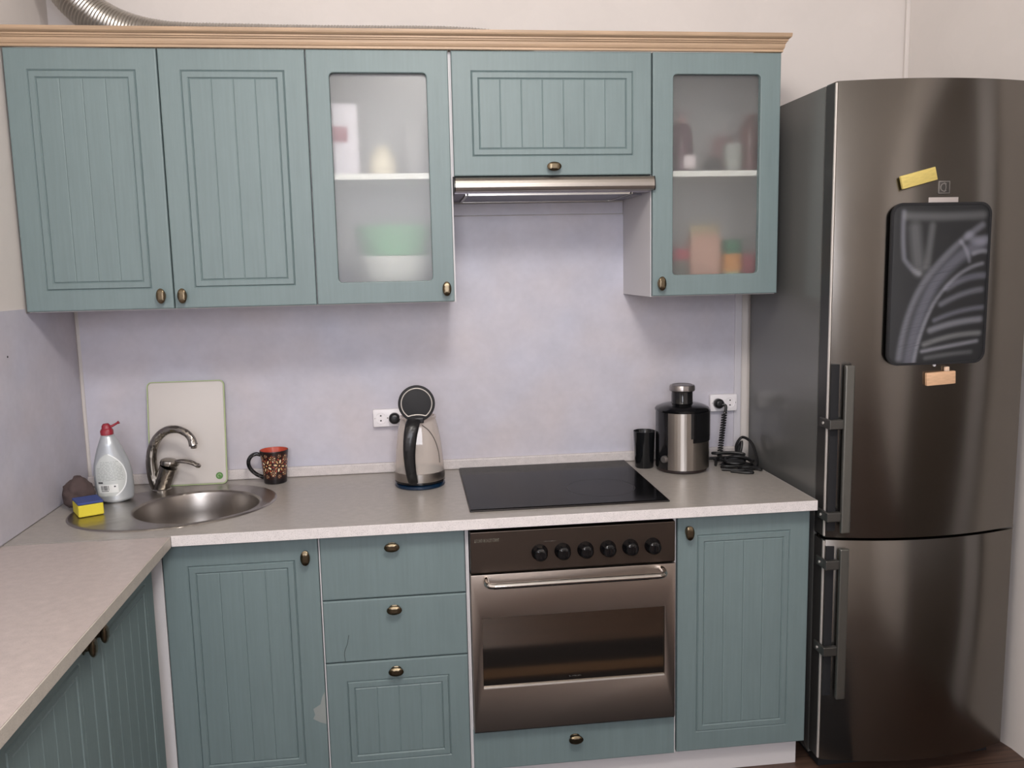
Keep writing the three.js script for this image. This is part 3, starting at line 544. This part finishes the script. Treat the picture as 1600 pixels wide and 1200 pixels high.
{
  const t = thing('coiled_cable', 'black coiled cable hanging from the socket beside the fridge', 'cable');
  plug(t, 0.936, 1.061);
  obj('cable', sweep([V3(0.942, 1.059, 0.026), V3(0.954, 1.056, 0.032), V3(0.953, 1.040, 0.036), V3(0.948, 1.030, 0.038)], 0.005, { seg: 20, radial: 10 }), M.black, t);
  const n = 17, pts = [], A = V3(0.948, 1.030, 0.038), B = V3(0.918, 0.885, 0.075);
  for (let i = 0; i <= n * 8; i++) { const u = i / (n * 8), w = i / 8 * Math.PI * 2, p = A.clone().lerp(B, u); const dir = V3(1, 0.2, 0), e2 = V3(0, 0.25, 1); p.addScaledVector(dir, 0.0082 * Math.cos(w)).addScaledVector(e2, 0.0082 * Math.sin(w)); pts.push(p); }
  obj('coil', sweep(pts, 0.0023, { seg: n * 20, radial: 6 }), M.black, t);
}
for (const [label, pts] of [
  ['black cable arching up in a high loop beside the fridge', [[0.905, 0.870, 0.06], [0.93, 0.878, 0.10], [0.965, 0.885, 0.10], [0.985, 0.92, 0.06], [1.008, 0.943, 0.05], [1.024, 0.935, 0.09], [1.027, 0.90, 0.13], [1.015, 0.868, 0.17], [0.985, 0.868, 0.19], [0.95, 0.870, 0.16]]],
  ['black cable with a narrow upright loop in the tangle behind the juicer', [[0.89, 0.8685, 0.17], [0.93, 0.876, 0.14], [0.97, 0.885, 0.11], [0.99, 0.91, 0.09], [0.996, 0.934, 0.08], [0.990, 0.915, 0.07], [0.975, 0.88, 0.085], [0.94, 0.879, 0.09], [0.90, 0.884, 0.10], [0.88, 0.870, 0.14]]],
  ['black cable coiled in flat loops on the worktop end', [[0.88, 0.869, 0.20], [0.93, 0.869, 0.225], [0.985, 0.869, 0.215], [1.004, 0.869, 0.17], [0.965, 0.874, 0.13], [0.905, 0.876, 0.15], [0.89, 0.877, 0.19], [0.94, 0.877, 0.20], [0.99, 0.880, 0.18], [1.0, 0.882, 0.13], [0.95, 0.886, 0.11], [0.90, 0.888, 0.13], [0.905, 0.890, 0.17], [0.96, 0.889, 0.18]]],
  ['black cable folded in a flat bundle against the upstand', [[0.885, 0.8695, 0.03], [0.93, 0.871, 0.045], [0.985, 0.873, 0.035], [0.995, 0.885, 0.055], [0.95, 0.892, 0.07], [0.90, 0.894, 0.06], [0.895, 0.899, 0.09], [0.95, 0.902, 0.10], [0.99, 0.898, 0.12], [0.96, 0.896, 0.14]]],
  ['black cable wound in a tight ring beside the juicer', [[0.90, 0.8695, 0.20], [0.915, 0.8695, 0.16], [0.95, 0.881, 0.15], [0.965, 0.884, 0.18], [0.94, 0.887, 0.205], [0.905, 0.889, 0.19], [0.91, 0.895, 0.155], [0.945, 0.899, 0.145], [0.975, 0.897, 0.165], [0.99, 0.892, 0.20]]],
  ['black cable ending in a thick lead towards the worktop edge by the fridge', [[0.90, 0.8685, 0.23], [0.945, 0.8685, 0.262], [0.963, 0.8685, 0.262], [0.955, 0.8685, 0.235], [0.94, 0.872, 0.20], [0.97, 0.874, 0.205], [1.0, 0.872, 0.235], [1.007, 0.8685, 0.225], [0.995, 0.8715, 0.19]]],
]) { const t = thing('black_cable', label, 'cable'); obj('insulation', sweep(pts.map((p) => V3(...p)), 0.0050, { seg: 120, radial: 8 }), M.cable, t); }
{
  const t = thing('power_adapter', 'small black power adapter lying in the tangled cords', 'adapter', [0.945, YT + 0.0006, 0.145], 0.5);
  obj('housing', bx(-0.038, 0.038, 0, 0.026, -0.020, 0.020, 0.006), M.black, t); obj('socket_end', bx(0.0385, 0.052, 0.006, 0.020, -0.008, 0.008, 0.003), M.blackMatt, t);
}

// ---------------------------------------------------------------- things on the worktop
{
  const t = thing('chopping_board', 'white chopping board with green edges leaning on the splashback behind the tap', 'chopping board', [-0.8840, YT + 0.0048, 0.0430], 0, null);
  const b = plate(0.240, 0.338, 0.014, 0.010, 0.0025); b.translate(0, 0.169, -0.010);
  obj('board', b, std({ color: 0xc6c0bb, roughness: 0.5 }), t);
  const s = roundRect(0.2465, 0.3445, 0.017); s.holes.push(new THREE.Path(roundRect(0.2405, 0.3385, 0.0142).getPoints(8).reverse())); const g = new THREE.ExtrudeGeometry(s, { depth: 0.010, bevelEnabled: false, curveSegments: 8 }); g.translate(0, 0.169, -0.010);
  obj('rim', toCreasedNormals(g, 0.6), std({ color: 0xaab98a, roughness: 0.5 }), t, 'pale green rubber rim');
  const d = obj('corner_badge', cyl(0.0115, 0.0115, 0.0008, 0.0985, 0.024, 0.0005, 'z', 28), std({ color: 0x4f7d3a, roughness: 0.5 }), t, 'round green badge');
  obj('badge_mark', new THREE.TorusGeometry(0.0055, 0.0012, 6, 20, 4.4).translate(0.0985, 0.024, 0.0012), std({ color: 0x9db88a, roughness: 0.6 }), d);
  t.rotation.x = -0.135;
}
{
  const t = thing('dish_soap_bottle', 'silver dish soap bottle with a red cap on the sink drainer', 'bottle', [-1.062, YT + 0.0040, 0.2030], 0.25);
  const prof = [[0.000, 0.030], [0.004, 0.050], [0.02, 0.053], [0.05, 0.055], [0.085, 0.055], [0.115, 0.0515], [0.14, 0.0445], [0.165, 0.036], [0.185, 0.028], [0.200, 0.021], [0.210, 0.0185], [0.212, 0.0165], [0.2125, 0.002]];
  const lean = (y) => -0.010 * (y / 0.21) ** 1.3, N = 44, shellAt = (k, ang0, ang1, n, y0, y1) => {
    const pos = [], idx = [], uv = []; const rows = 40, half = (y) => { for (let i = 0; i + 1 < prof.length; i++) if (y <= prof[i + 1][0]) { const f = (y - prof[i][0]) / (prof[i + 1][0] - prof[i][0]); return prof[i][1] + f * (prof[i + 1][1] - prof[i][1]); } return 0.002; };
    for (let j = 0; j <= rows; j++) { const y = y0 + (y1 - y0) * j / rows, a = half(y) + k, b = Math.min(a, 0.024 + 0.010 * Math.min(1, half(y) / 0.055)) + (a > 0.034 ? k : 0); for (let i = 0; i <= n; i++) { const w = ang0 + (ang1 - ang0) * i / n; pos.push(lean(y) + a * Math.sin(w), y, b * Math.cos(w)); uv.push(i / n, j / rows); } }
    for (let j = 0; j < rows; j++) for (let i = 0; i < n; i++) { const o = j * (n + 1) + i; idx.push(o, o + 1, o + n + 1, o + 1, o + n + 2, o + n + 1); }
    const g = new THREE.BufferGeometry(); g.setAttribute('position', new THREE.Float32BufferAttribute(pos, 3)); g.setAttribute('uv', new THREE.Float32BufferAttribute(uv, 2)); g.setIndex(idx); g.computeVertexNormals(); return g;
  };
  obj('bottle_body', shellAt(0, 0, Math.PI * 2, N, 0, 0.2125), std({ color: 0xb9bec2, metalness: 0.45, roughness: 0.35 }), t);
  const label = canvasTex(256, 320, (c, w, h) => {
    c.clearRect(0, 0, w, h); c.fillStyle = '#c3c7c5'; c.beginPath(); c.moveTo(20, h); c.lineTo(20, 110); c.quadraticCurveTo(70, 10, 130, 12); c.quadraticCurveTo(230, 60, 236, 170); c.quadraticCurveTo(232, 270, 150, h); c.closePath(); c.fill();
    c.strokeStyle = '#e9ecec'; c.lineWidth = 9; c.beginPath(); c.moveTo(130, 14); c.quadraticCurveTo(230, 60, 233, 170); c.quadraticCurveTo(230, 270, 150, h); c.stroke();
    c.fillStyle = '#8d9492'; for (let y = 70; y < 205; y += 11) { let x = 40 + (y < 110 ? 26 : 0); while (x < (y < 110 ? 175 : 205)) { const l = 8 + rnd() * 26; c.fillRect(x, y, Math.min(l, 210 - x), 3); x += l + 6; } }
    c.fillStyle = '#4a4c4e'; c.fillRect(42, 214, 36, 12); c.fillStyle = '#dfe1df'; c.fillRect(40, 234, 130, 60); c.fillStyle = '#4c4d50'; for (let x = 60; x < 112; x += 5) c.fillRect(x, 242, 1.5 + rnd() * 2.6, 34); c.fillRect(60, 280, 50, 5); c.beginPath(); c.arc(150, 250, 6, 0, 7); c.fill();
  });
  obj('label', shellAt(0.0006, -1.22, 0.95, 24, 0.022, 0.158), std({ map: label, transparent: true, roughness: 0.4, metalness: 0.1 }), t, 'pale grey back label with small print and a barcode').castShadow = false;
  const red = std({ color: 0x8c2230, roughness: 0.4 });
  const cap = obj('cap', lathe([[0, 0], [0.0185, 0], [0.0190, 0.012], [0.0165, 0.017], [0.0135, 0.020], [0.0125, 0.028], [0.008, 0.034], [0, 0.0345]], 28), red, t); cap.position.set(-0.0105, 0.2075, 0); cap.rotation.z = 0.06;
  obj('nozzle', sweep([V3(0.004, 0.021, 0), V3(0.018, 0.025, 0.001), V3(0.030, 0.0305, 0.002), V3(0.038, 0.034, 0.003)], 0.0042, { seg: 20, radial: 10, law: (u) => 1 - 0.25 * u + (u > 0.85 ? 0.35 : 0) }), red, cap);
}
{
  const t = thing('dish_sponge', 'yellow dish sponge with a blue scouring top on the drainer', 'sponge', [-1.0965, YT + 0.0045, 0.3405], Math.atan2(0.034, 0.059));
  const soft = (x0, x1, y0, y1, z0, z1, r, k) => { const g = new RoundedBoxGeometry(x1 - x0, y1 - y0, z1 - z0, 5, r); g.translate((x0 + x1) / 2, (y0 + y1) / 2, (z0 + z1) / 2); const p = g.attributes.position; for (let i = 0; i < p.count; i++) { const n = fbm(p.getX(i) * 40, p.getY(i) * 40, p.getZ(i) * 40, 2); p.setXYZ(i, p.getX(i) * (1 + n * 0.03), p.getY(i) + n * k + (p.getY(i) > 0.02 ? 18 * p.getX(i) ** 2 * 0.12 : 0), p.getZ(i) * (1 + n * 0.03)); } g.computeVertexNormals(); return uvBox(g); };
  const pores = dataTex(128, 0.03, (u, v) => { const g = 128 + 120 * noise.noise(u * 22, v * 22, 3); return [g, g, g]; });
  obj('foam', soft(-0.034, 0.034, 0, 0.033, -0.042, 0.042, 0.004, 0.0012), std({ color: 0xd9c83e, roughness: 0.9, bumpMap: pores, bumpScale: 0.001 }), t);
  obj('scouring_layer', soft(-0.0345, 0.0345, 0.0332, 0.0405, -0.0425, 0.0425, 0.003, 0.0012), std({ color: 0x3d4b86, roughness: 0.95, bumpMap: pores, bumpScale: 0.0015 }), t, 'blue scouring layer');
}
{
  const g = new THREE.IcosahedronGeometry(0.044, 5), p = g.attributes.position; for (let i = 0; i < p.count; i++) { const v = V3().fromBufferAttribute(p, i), n = 1 + 0.62 * fbm(v.x * 34, v.y * 34, v.z * 34, 5) + 0.10 * noise.noise(v.x * 240, v.y * 240, v.z * 240); p.setXYZ(i, v.x * n * 1.12, Math.max(-0.036, v.y * n * 0.98), v.z * n * 1.1); }
  const q = mergeVertices((g.deleteAttribute('normal'), g.deleteAttribute('uv'), g)); q.computeVertexNormals(); q.translate(0, 0.0365, 0);
  const m = tag(obj('scouring_pad', uvBox(q), std({ color: 0x4c3e3c, roughness: 0.9 })), 'dark brown scouring pad in the corner behind the sponge', 'scouring pad'); m.position.set(-1.152, YT + 0.0046, 0.256); m.scale.set(0.84, 1.1, 0.84);
}
{
  const t = thing('patterned_mug', 'brown patterned mug with a red inside standing behind the sink', 'mug', [-0.604, YT + 0.0004, 0.049], 0.0);
  const pat = canvasTex(672, 256, (c, w, h) => {
    c.fillStyle = '#24120f'; c.fillRect(0, 0, w, h); const cream = ['#d9bd90', '#b98f62', '#e6d3ae', '#a06a48'], red = ['#8a3527', '#6d271d', '#a34a33'];
    const rosette = (x, y, R, n, f) => { for (let a = 0; a < n; a++) { const u = a * 2 * Math.PI / n + f; c.fillStyle = cream[(a + n) % 4]; c.beginPath(); c.ellipse(x + Math.cos(u) * R * 0.55, y + Math.sin(u) * R * 0.55, R * 0.24, R * 0.12, u, 0, 7); c.fill(); c.fillStyle = red[a % 3]; c.beginPath(); c.ellipse(x + Math.cos(u + 0.4) * R * 0.8, y + Math.sin(u + 0.4) * R * 0.8, R * 0.16, R * 0.1, u, 0, 7); c.fill(); } c.fillStyle = '#5b1f17'; c.beginPath(); c.arc(x, y, R * 0.2, 0, 7); c.fill(); c.fillStyle = '#e2c893'; c.beginPath(); c.arc(x, y, R * 0.09, 0, 7); c.fill(); };
    for (let k = 0; k < 6; k++) { const x = (k + 0.5) * w / 6; rosette(x, 112, 62, 8, 0.2 + k); rosette(x + w / 12, 58, 34, 7, k); rosette(x + w / 12 - (k === 5 ? w : 0), 58, 34, 7, k); rosette(x + w / 12, 168, 34, 7, k + 0.3); rosette(x + w / 12 - (k === 5 ? w : 0), 168, 34, 7, k + 0.3); rosette(x, 36, 18, 6, 0); rosette(x, 196, 20, 6, 0); }
    c.fillStyle = '#141013'; c.fillRect(0, h - 36, w, 36); c.fillStyle = '#1c1112'; c.fillRect(0, 0, w, 8);
  });
  pat.wrapS = THREE.RepeatWrapping;
  const out = new THREE.LatheGeometry([[0, 0], [0.0355, 0], [0.0370, 0.003], [0.0380, 0.016], [0.0400, 0.045], [0.0430, 0.08], [0.0462, 0.106], [0.0465, 0.109], [0.0452, 0.110]].map(([r, y]) => new THREE.Vector2(Math.max(r, 1e-5), y)), 48);
  { const uv = out.attributes.uv, p = out.attributes.position; for (let i = 0; i < uv.count; i++) uv.setXY(i, uv.getX(i), p.getY(i) / 0.11); }
  obj('cup', out, std({ map: pat, roughness: 0.3 }), t);
  obj('inside', lathe([[0.0451, 0.1098], [0.0435, 0.106], [0.040, 0.07], [0.0345, 0.008], [0, 0.006]], 40), std({ color: 0xb84a35, roughness: 0.4, side: THREE.DoubleSide }), t, 'red glazed inside');
  obj('handle', sweep([V3(-0.0435, 0.094, 0.002), V3(-0.055, 0.098, 0.004), V3(-0.070, 0.094, 0.006), V3(-0.081, 0.080, 0.008), V3(-0.082, 0.062, 0.008), V3(-0.073, 0.043, 0.006), V3(-0.056, 0.027, 0.003), V3(-0.0375, 0.018, 0.0)], 0.0052, { b: 0.0065, seg: 50, radial: 12 }), M.blackGloss, t);
}
{
  const t = thing('electric_kettle', 'glass electric kettle with its lid open and black handle', 'kettle', [-0.127, YT + 0.0004, 0.180], 0.0);
  obj('power_base', lathe([[0, 0], [0.079, 0], [0.081, 0.003], [0.080, 0.010], [0.074, 0.0135], [0, 0.0135]], 48), std({ color: 0x0b2238, roughness: 0.15 }), t, 'blue glossy base');
  obj('foot_ring', lathe([[0, 0.0138], [0.0775, 0.0138], [0.0805, 0.017], [0.0805, 0.0225], [0, 0.0225]], 48), M.blackGloss, t);
  obj('steel_band', lathe([[0.0806, 0.0227], [0.0812, 0.0260], [0.0800, 0.0500], [0.0775, 0.0505], [0.0770, 0.0300], [0, 0.0290]], 48), M.steel, t);
  const wall = [[0.0795, 0.0506], [0.0785, 0.070], [0.0755, 0.110], [0.0710, 0.150], [0.0650, 0.185], [0.0580, 0.212], [0.0555, 0.219]];
  const gl = obj('glass_body', lathe(wall, 48), M.glass, t); gl.castShadow = false;
  obj('top_ring', lathe([[0.0560, 0.2190], [0.0590, 0.2195], [0.0590, 0.2260], [0.0530, 0.2265], [0.0520, 0.2195], [0.0560, 0.2190]], 48), M.glass, t);
  obj('spout_seam', sweep([V3(0.012, 0.205, 0.0615), V3(0.030, 0.190, 0.0590), V3(0.048, 0.160, 0.0530), V3(0.060, 0.120, 0.0455), V3(0.064, 0.080, 0.0460)], 0.0014, { seg: 30, radial: 6 }), std({ color: 0x55504c, roughness: 0.5 }), t);
  obj('handle', sweep([V3(-0.008, 0.224, 0.048), V3(-0.014, 0.222, 0.072), V3(-0.021, 0.204, 0.095), V3(-0.028, 0.165, 0.106), V3(-0.031, 0.120, 0.108), V3(-0.029, 0.075, 0.102), V3(-0.025, 0.042, 0.094), V3(-0.022, 0.026, 0.082)], 0.021, { b: 0.009, seg: 60, radial: 18, up: V3(1, 0, 0), law: (u) => 1.12 - 0.42 * u }), M.black, t);
  const lid = obj('lid', lathe([[0, 0.005], [0.050, 0.005], [0.0555, 0.003], [0.0575, 0], [0.0555, -0.006], [0, -0.007]], 48), M.blackMatt, t);
  lid.position.set(-0.003, 0.2755, 0.066); lid.rotation.set(Math.PI / 2 - 0.12, 0, 0);
  const ringPts = []; for (let i = 0; i <= 40; i++) { const w = -0.95 + (Math.PI + 1.9) * i / 40; ringPts.push(V3(0.0475 * Math.cos(w), 0.0056, -0.0475 * Math.sin(w))); }
  obj('lid_ring', sweep([...ringPts, V3(-0.016, 0.0056, 0.0365), V3(0, 0.0056, 0.0350), V3(0.016, 0.0056, 0.0365)], 0.0019, { seg: 160, radial: 6, closed: true }), M.aluTrim, lid, 'pale ring inlaid in the lid');
  obj('hinge', bx(-0.024, 0.018, 0.214, 0.232, 0.050, 0.078, 0.004), M.black, t);
}
{
  const t = thing('juicer', 'black and brushed steel juicer standing between tumbler and socket', 'juicer', [0.758, YT + 0.0004, 0.148], 0.0);
  const R = 0.088;
  obj('base_foot', lathe([[0, 0], [0.078, 0], [0.083, 0.004], [0.083, 0.012], [0, 0.012]], 44), std({ color: 0x2a1e1d, roughness: 0.5 }), t);
  obj('housing', lathe([[0, 0.0122], [R - 0.001, 0.0122], [R, 0.016], [R, 0.200], [R - 0.003, 0.2045], [0, 0.2045]], 56), M.blackGloss, t);
  const arc = (r0, r1, a0, a1, y0, y1, n = 40) => { const s = new THREE.Shape(), q = (r, a) => [r * Math.sin(a), -r * Math.cos(a)]; for (let i = 0; i <= n; i++) { const [x, y] = q(r1, a0 + (a1 - a0) * i / n); i ? s.lineTo(x, y) : s.moveTo(x, y); } for (let i = n; i >= 0; i--) { const [x, y] = q(r0, a0 + (a1 - a0) * i / n); s.lineTo(x, y); } const g = new THREE.ExtrudeGeometry(s, { depth: y1 - y0, bevelEnabled: false }); g.rotateX(-Math.PI / 2); g.translate(0, y0, 0); const nn = toCreasedNormals(g, 0.4), p = nn.attributes.position, uv = nn.attributes.uv; for (let i = 0; i < p.count; i++) uv.setXY(i, Math.atan2(p.getX(i), p.getZ(i)) * R, p.getY(i)); return nn; };
  obj('steel_jacket', arc(R + 0.0004, R + 0.0022, -0.84, 1.45, 0.013, 0.2035), M.steelJuicer, t);
  obj('pulp_cover', arc(R + 0.0025, R + 0.0055, 0.02, 1.50, 0.120, 0.205), M.blackGloss, t);
  obj('pulp_cover_edge', arc(R + 0.0025, R + 0.0050, 0.10, 1.50, 0.106, 0.1198), M.blackGloss, t);
  obj('top_cover', lathe([[0, 0.2048], [R + 0.002, 0.2048], [R + 0.003, 0.210], [R - 0.002, 0.2165], [0.066, 0.224], [0.040, 0.228], [0, 0.229]], 56), M.blackGloss, t);
  obj('feed_tube', lathe([[0, 0.2285], [0.0375, 0.2285], [0.0355, 0.232], [0.0350, 0.268], [0, 0.268]], 40), M.blackGloss, t);
  obj('pusher', lathe([[0, 0.2685], [0.0400, 0.2685], [0.0425, 0.2715], [0.0425, 0.2835], [0.0400, 0.2885], [0.0330, 0.2905], [0.031, 0.2890], [0, 0.2890]], 40), std({ color: 0x8f8a88, metalness: 0.9, roughness: 0.3 }), t);
  const k = obj('speed_dial', lathe([[0, 0], [0.0125, 0], [0.0125, 0.006], [0.010, 0.011], [0, 0.0115]], 26), std({ color: 0x8d8986, metalness: 0.8, roughness: 0.35 }), t); k.rotation.set(Math.PI / 2, 0, 0); const a = -0.98; k.position.set(R * Math.sin(a), 0.048, R * Math.cos(a)); k.rotation.set(0, 0, 0); k.rotation.order = 'YXZ'; k.rotation.y = a; k.rotation.x = Math.PI / 2;
}
{
  const t = thing('black_tumbler', 'plain black plastic tumbler between the hob and the juicer', 'tumbler', [0.6430, YT + 0.0004, 0.092]);
  obj('cup', lathe([[0, 0], [0.0300, 0], [0.0318, 0.003], [0.0370, 0.124], [0.0376, 0.1265], [0.0362, 0.1270], [0.0350, 0.124], [0.0300, 0.006], [0, 0.005]], 44), std({ color: 0x131416, roughness: 0.18 }), t);
}

// ---------------------------------------------------------------- things seen through the frosted doors
function stand(name, label, category, geo, m, x, y, z, more = []) { const t = thing(name, label, category, [x, y, z]); obj('body', geo, m, t); for (const [n, g, mm] of more) obj(n, g, mm, t); return t; }
const paint = (h, r = 0.6) => std({ color: h, roughness: r }), SH = 1.8369, LB = 1.4724;
stand('white_carton', 'tall white carton with a red patch behind the frosted door', 'carton', bx(-0.037, 0.037, 0, 0.205, -0.03, 0.03, 0.002), paint(0xe8e0ea), -0.310, SH, 0.235, [['red_patch', bx(-0.036, 0.006, 0.095, 0.140, 0.0302, 0.0312), paint(0xa04458)]]);
stand('cream_jar', 'cream jar standing on the shelf behind the frosted door', 'jar', lathe([[0, 0], [0.042, 0], [0.043, 0.03], [0.036, 0.06], [0.022, 0.075], [0.020, 0.085], [0, 0.086]], 28), paint(0xe8dcc4), -0.205, SH, 0.230);
stand('grey_canister', 'pale grey canister at the hinge end of the frosted shelf', 'canister', lathe([[0, 0], [0.042, 0], [0.042, 0.13], [0.038, 0.15], [0, 0.151]], 28), paint(0xa9a6a8), -0.105, SH, 0.15);
stand('white_bowl', 'white bowl at the bottom of the frosted cabinet under green tubs', 'bowl', lathe([[0, 0], [0.05, 0], [0.100, 0.060], [0.122, 0.125], [0.117, 0.125], [0.095, 0.062], [0.046, 0.006], [0, 0.005]], 36), paint(0xe2e2dc), -0.178, LB, 0.185);
stand('green_tub', 'green plastic tub stacked on the white bowl behind frosted glass', 'tub', lathe([[0, 0], [0.100, 0], [0.124, 0.085], [0.127, 0.090], [0.121, 0.090], [0.096, 0.006], [0, 0.006]], 36), paint(0x6fae80), -0.178, LB + 0.1255, 0.185);
stand('dark_mug', 'dark mug at the bottom corner of the frosted cabinet', 'mug', lathe([[0, 0], [0.036, 0], [0.038, 0.09], [0.034, 0.09], [0.032, 0.006], [0, 0.006]], 28), paint(0x3e3a48), -0.340, LB, 0.255);
stand('wine_bottle', 'dark plum bottle with a white label behind the frosted door', 'bottle', lathe([[0, 0], [0.034, 0], [0.036, 0.11], [0.030, 0.135], [0.014, 0.155], [0.013, 0.190], [0, 0.191]], 28), paint(0x4a1833, 0.25), 0.722, SH, 0.235, [['label', bx(-0.004, 0.034, 0.012, 0.050, 0.0362, 0.0372), paint(0xe6d8dc)], ['neck_band', lathe([[0.0148, 0.155], [0.0148, 0.166], [0.0135, 0.166]], 20), paint(0xc89a98)]]);
stand('red_bottle', 'brown-red bottle at the fridge end of the frosted shelf', 'bottle', lathe([[0, 0], [0.036, 0], [0.037, 0.10], [0.032, 0.14], [0.018, 0.160], [0.017, 0.180], [0, 0.181]], 28), paint(0x5c2a2c, 0.3), 0.950, SH, 0.225);
stand('pink_canister', 'dusky pink canister half hidden behind the brown-red bottle', 'canister', lathe([[0, 0], [0.034, 0], [0.034, 0.12], [0.030, 0.128], [0, 0.129]], 28), paint(0x8a5a60), 0.895, SH, 0.12);
stand('grey_glass', 'grey glass tumbler in the middle of the frosted shelf', 'glass', lathe([[0, 0], [0.028, 0], [0.033, 0.085], [0.031, 0.085], [0.026, 0.005], [0, 0.005]], 28), paint(0x9a9c98, 0.3), 0.885, SH, 0.245);
stand('black_pot', 'small black pot in the middle of the frosted shelf', 'pot', lathe([[0, 0], [0.026, 0], [0.027, 0.035], [0.02, 0.045], [0, 0.046]], 28), paint(0x2a2a2c), 0.825, SH, 0.230);
stand('red_lid_jar', 'dark jar with a red lid at the bottom of the frosted cabinet', 'jar', lathe([[0, 0], [0.026, 0], [0.027, 0.095], [0, 0.096]], 24), paint(0x6a6a62), 0.722, LB, 0.225, [['lid', lathe([[0, 0.0965], [0.029, 0.0965], [0.029, 0.128], [0, 0.129]], 24), paint(0xc02a48)]]);
stand('pink_packet', 'pink and beige food packet standing behind the lower frosted glass', 'packet', bx(-0.052, 0.052, 0, 0.175, -0.028, 0.028, 0.016), paint(0xc99a88), 0.800, LB, 0.230, [['folded_top', bx(-0.050, 0.050, 0.172, 0.205, -0.008, 0.008, 0.005), paint(0xa89878)]]);
stand('green_lid_jar', 'jar of orange food with a green lid behind the frosted glass', 'jar', lathe([[0, 0.055], [0.033, 0.055], [0.034, 0.110], [0, 0.111]], 24), paint(0xd08a3a), 0.888, LB, 0.240, [['lower_body', lathe([[0, 0], [0.033, 0], [0.033, 0.0548], [0, 0.0549]], 24), paint(0xb9c09a)], ['lid', lathe([[0, 0.1115], [0.034, 0.1115], [0.034, 0.155], [0, 0.156]], 24), paint(0x1d6a4c)]]);
stand('red_can', 'small red can at the fridge end of the lower frosted shelf', 'can', lathe([[0, 0], [0.027, 0], [0.028, 0.004], [0.028, 0.108], [0, 0.109]], 24), paint(0xa8344a), 0.953, LB, 0.220);

renderer.render(scene, camera);
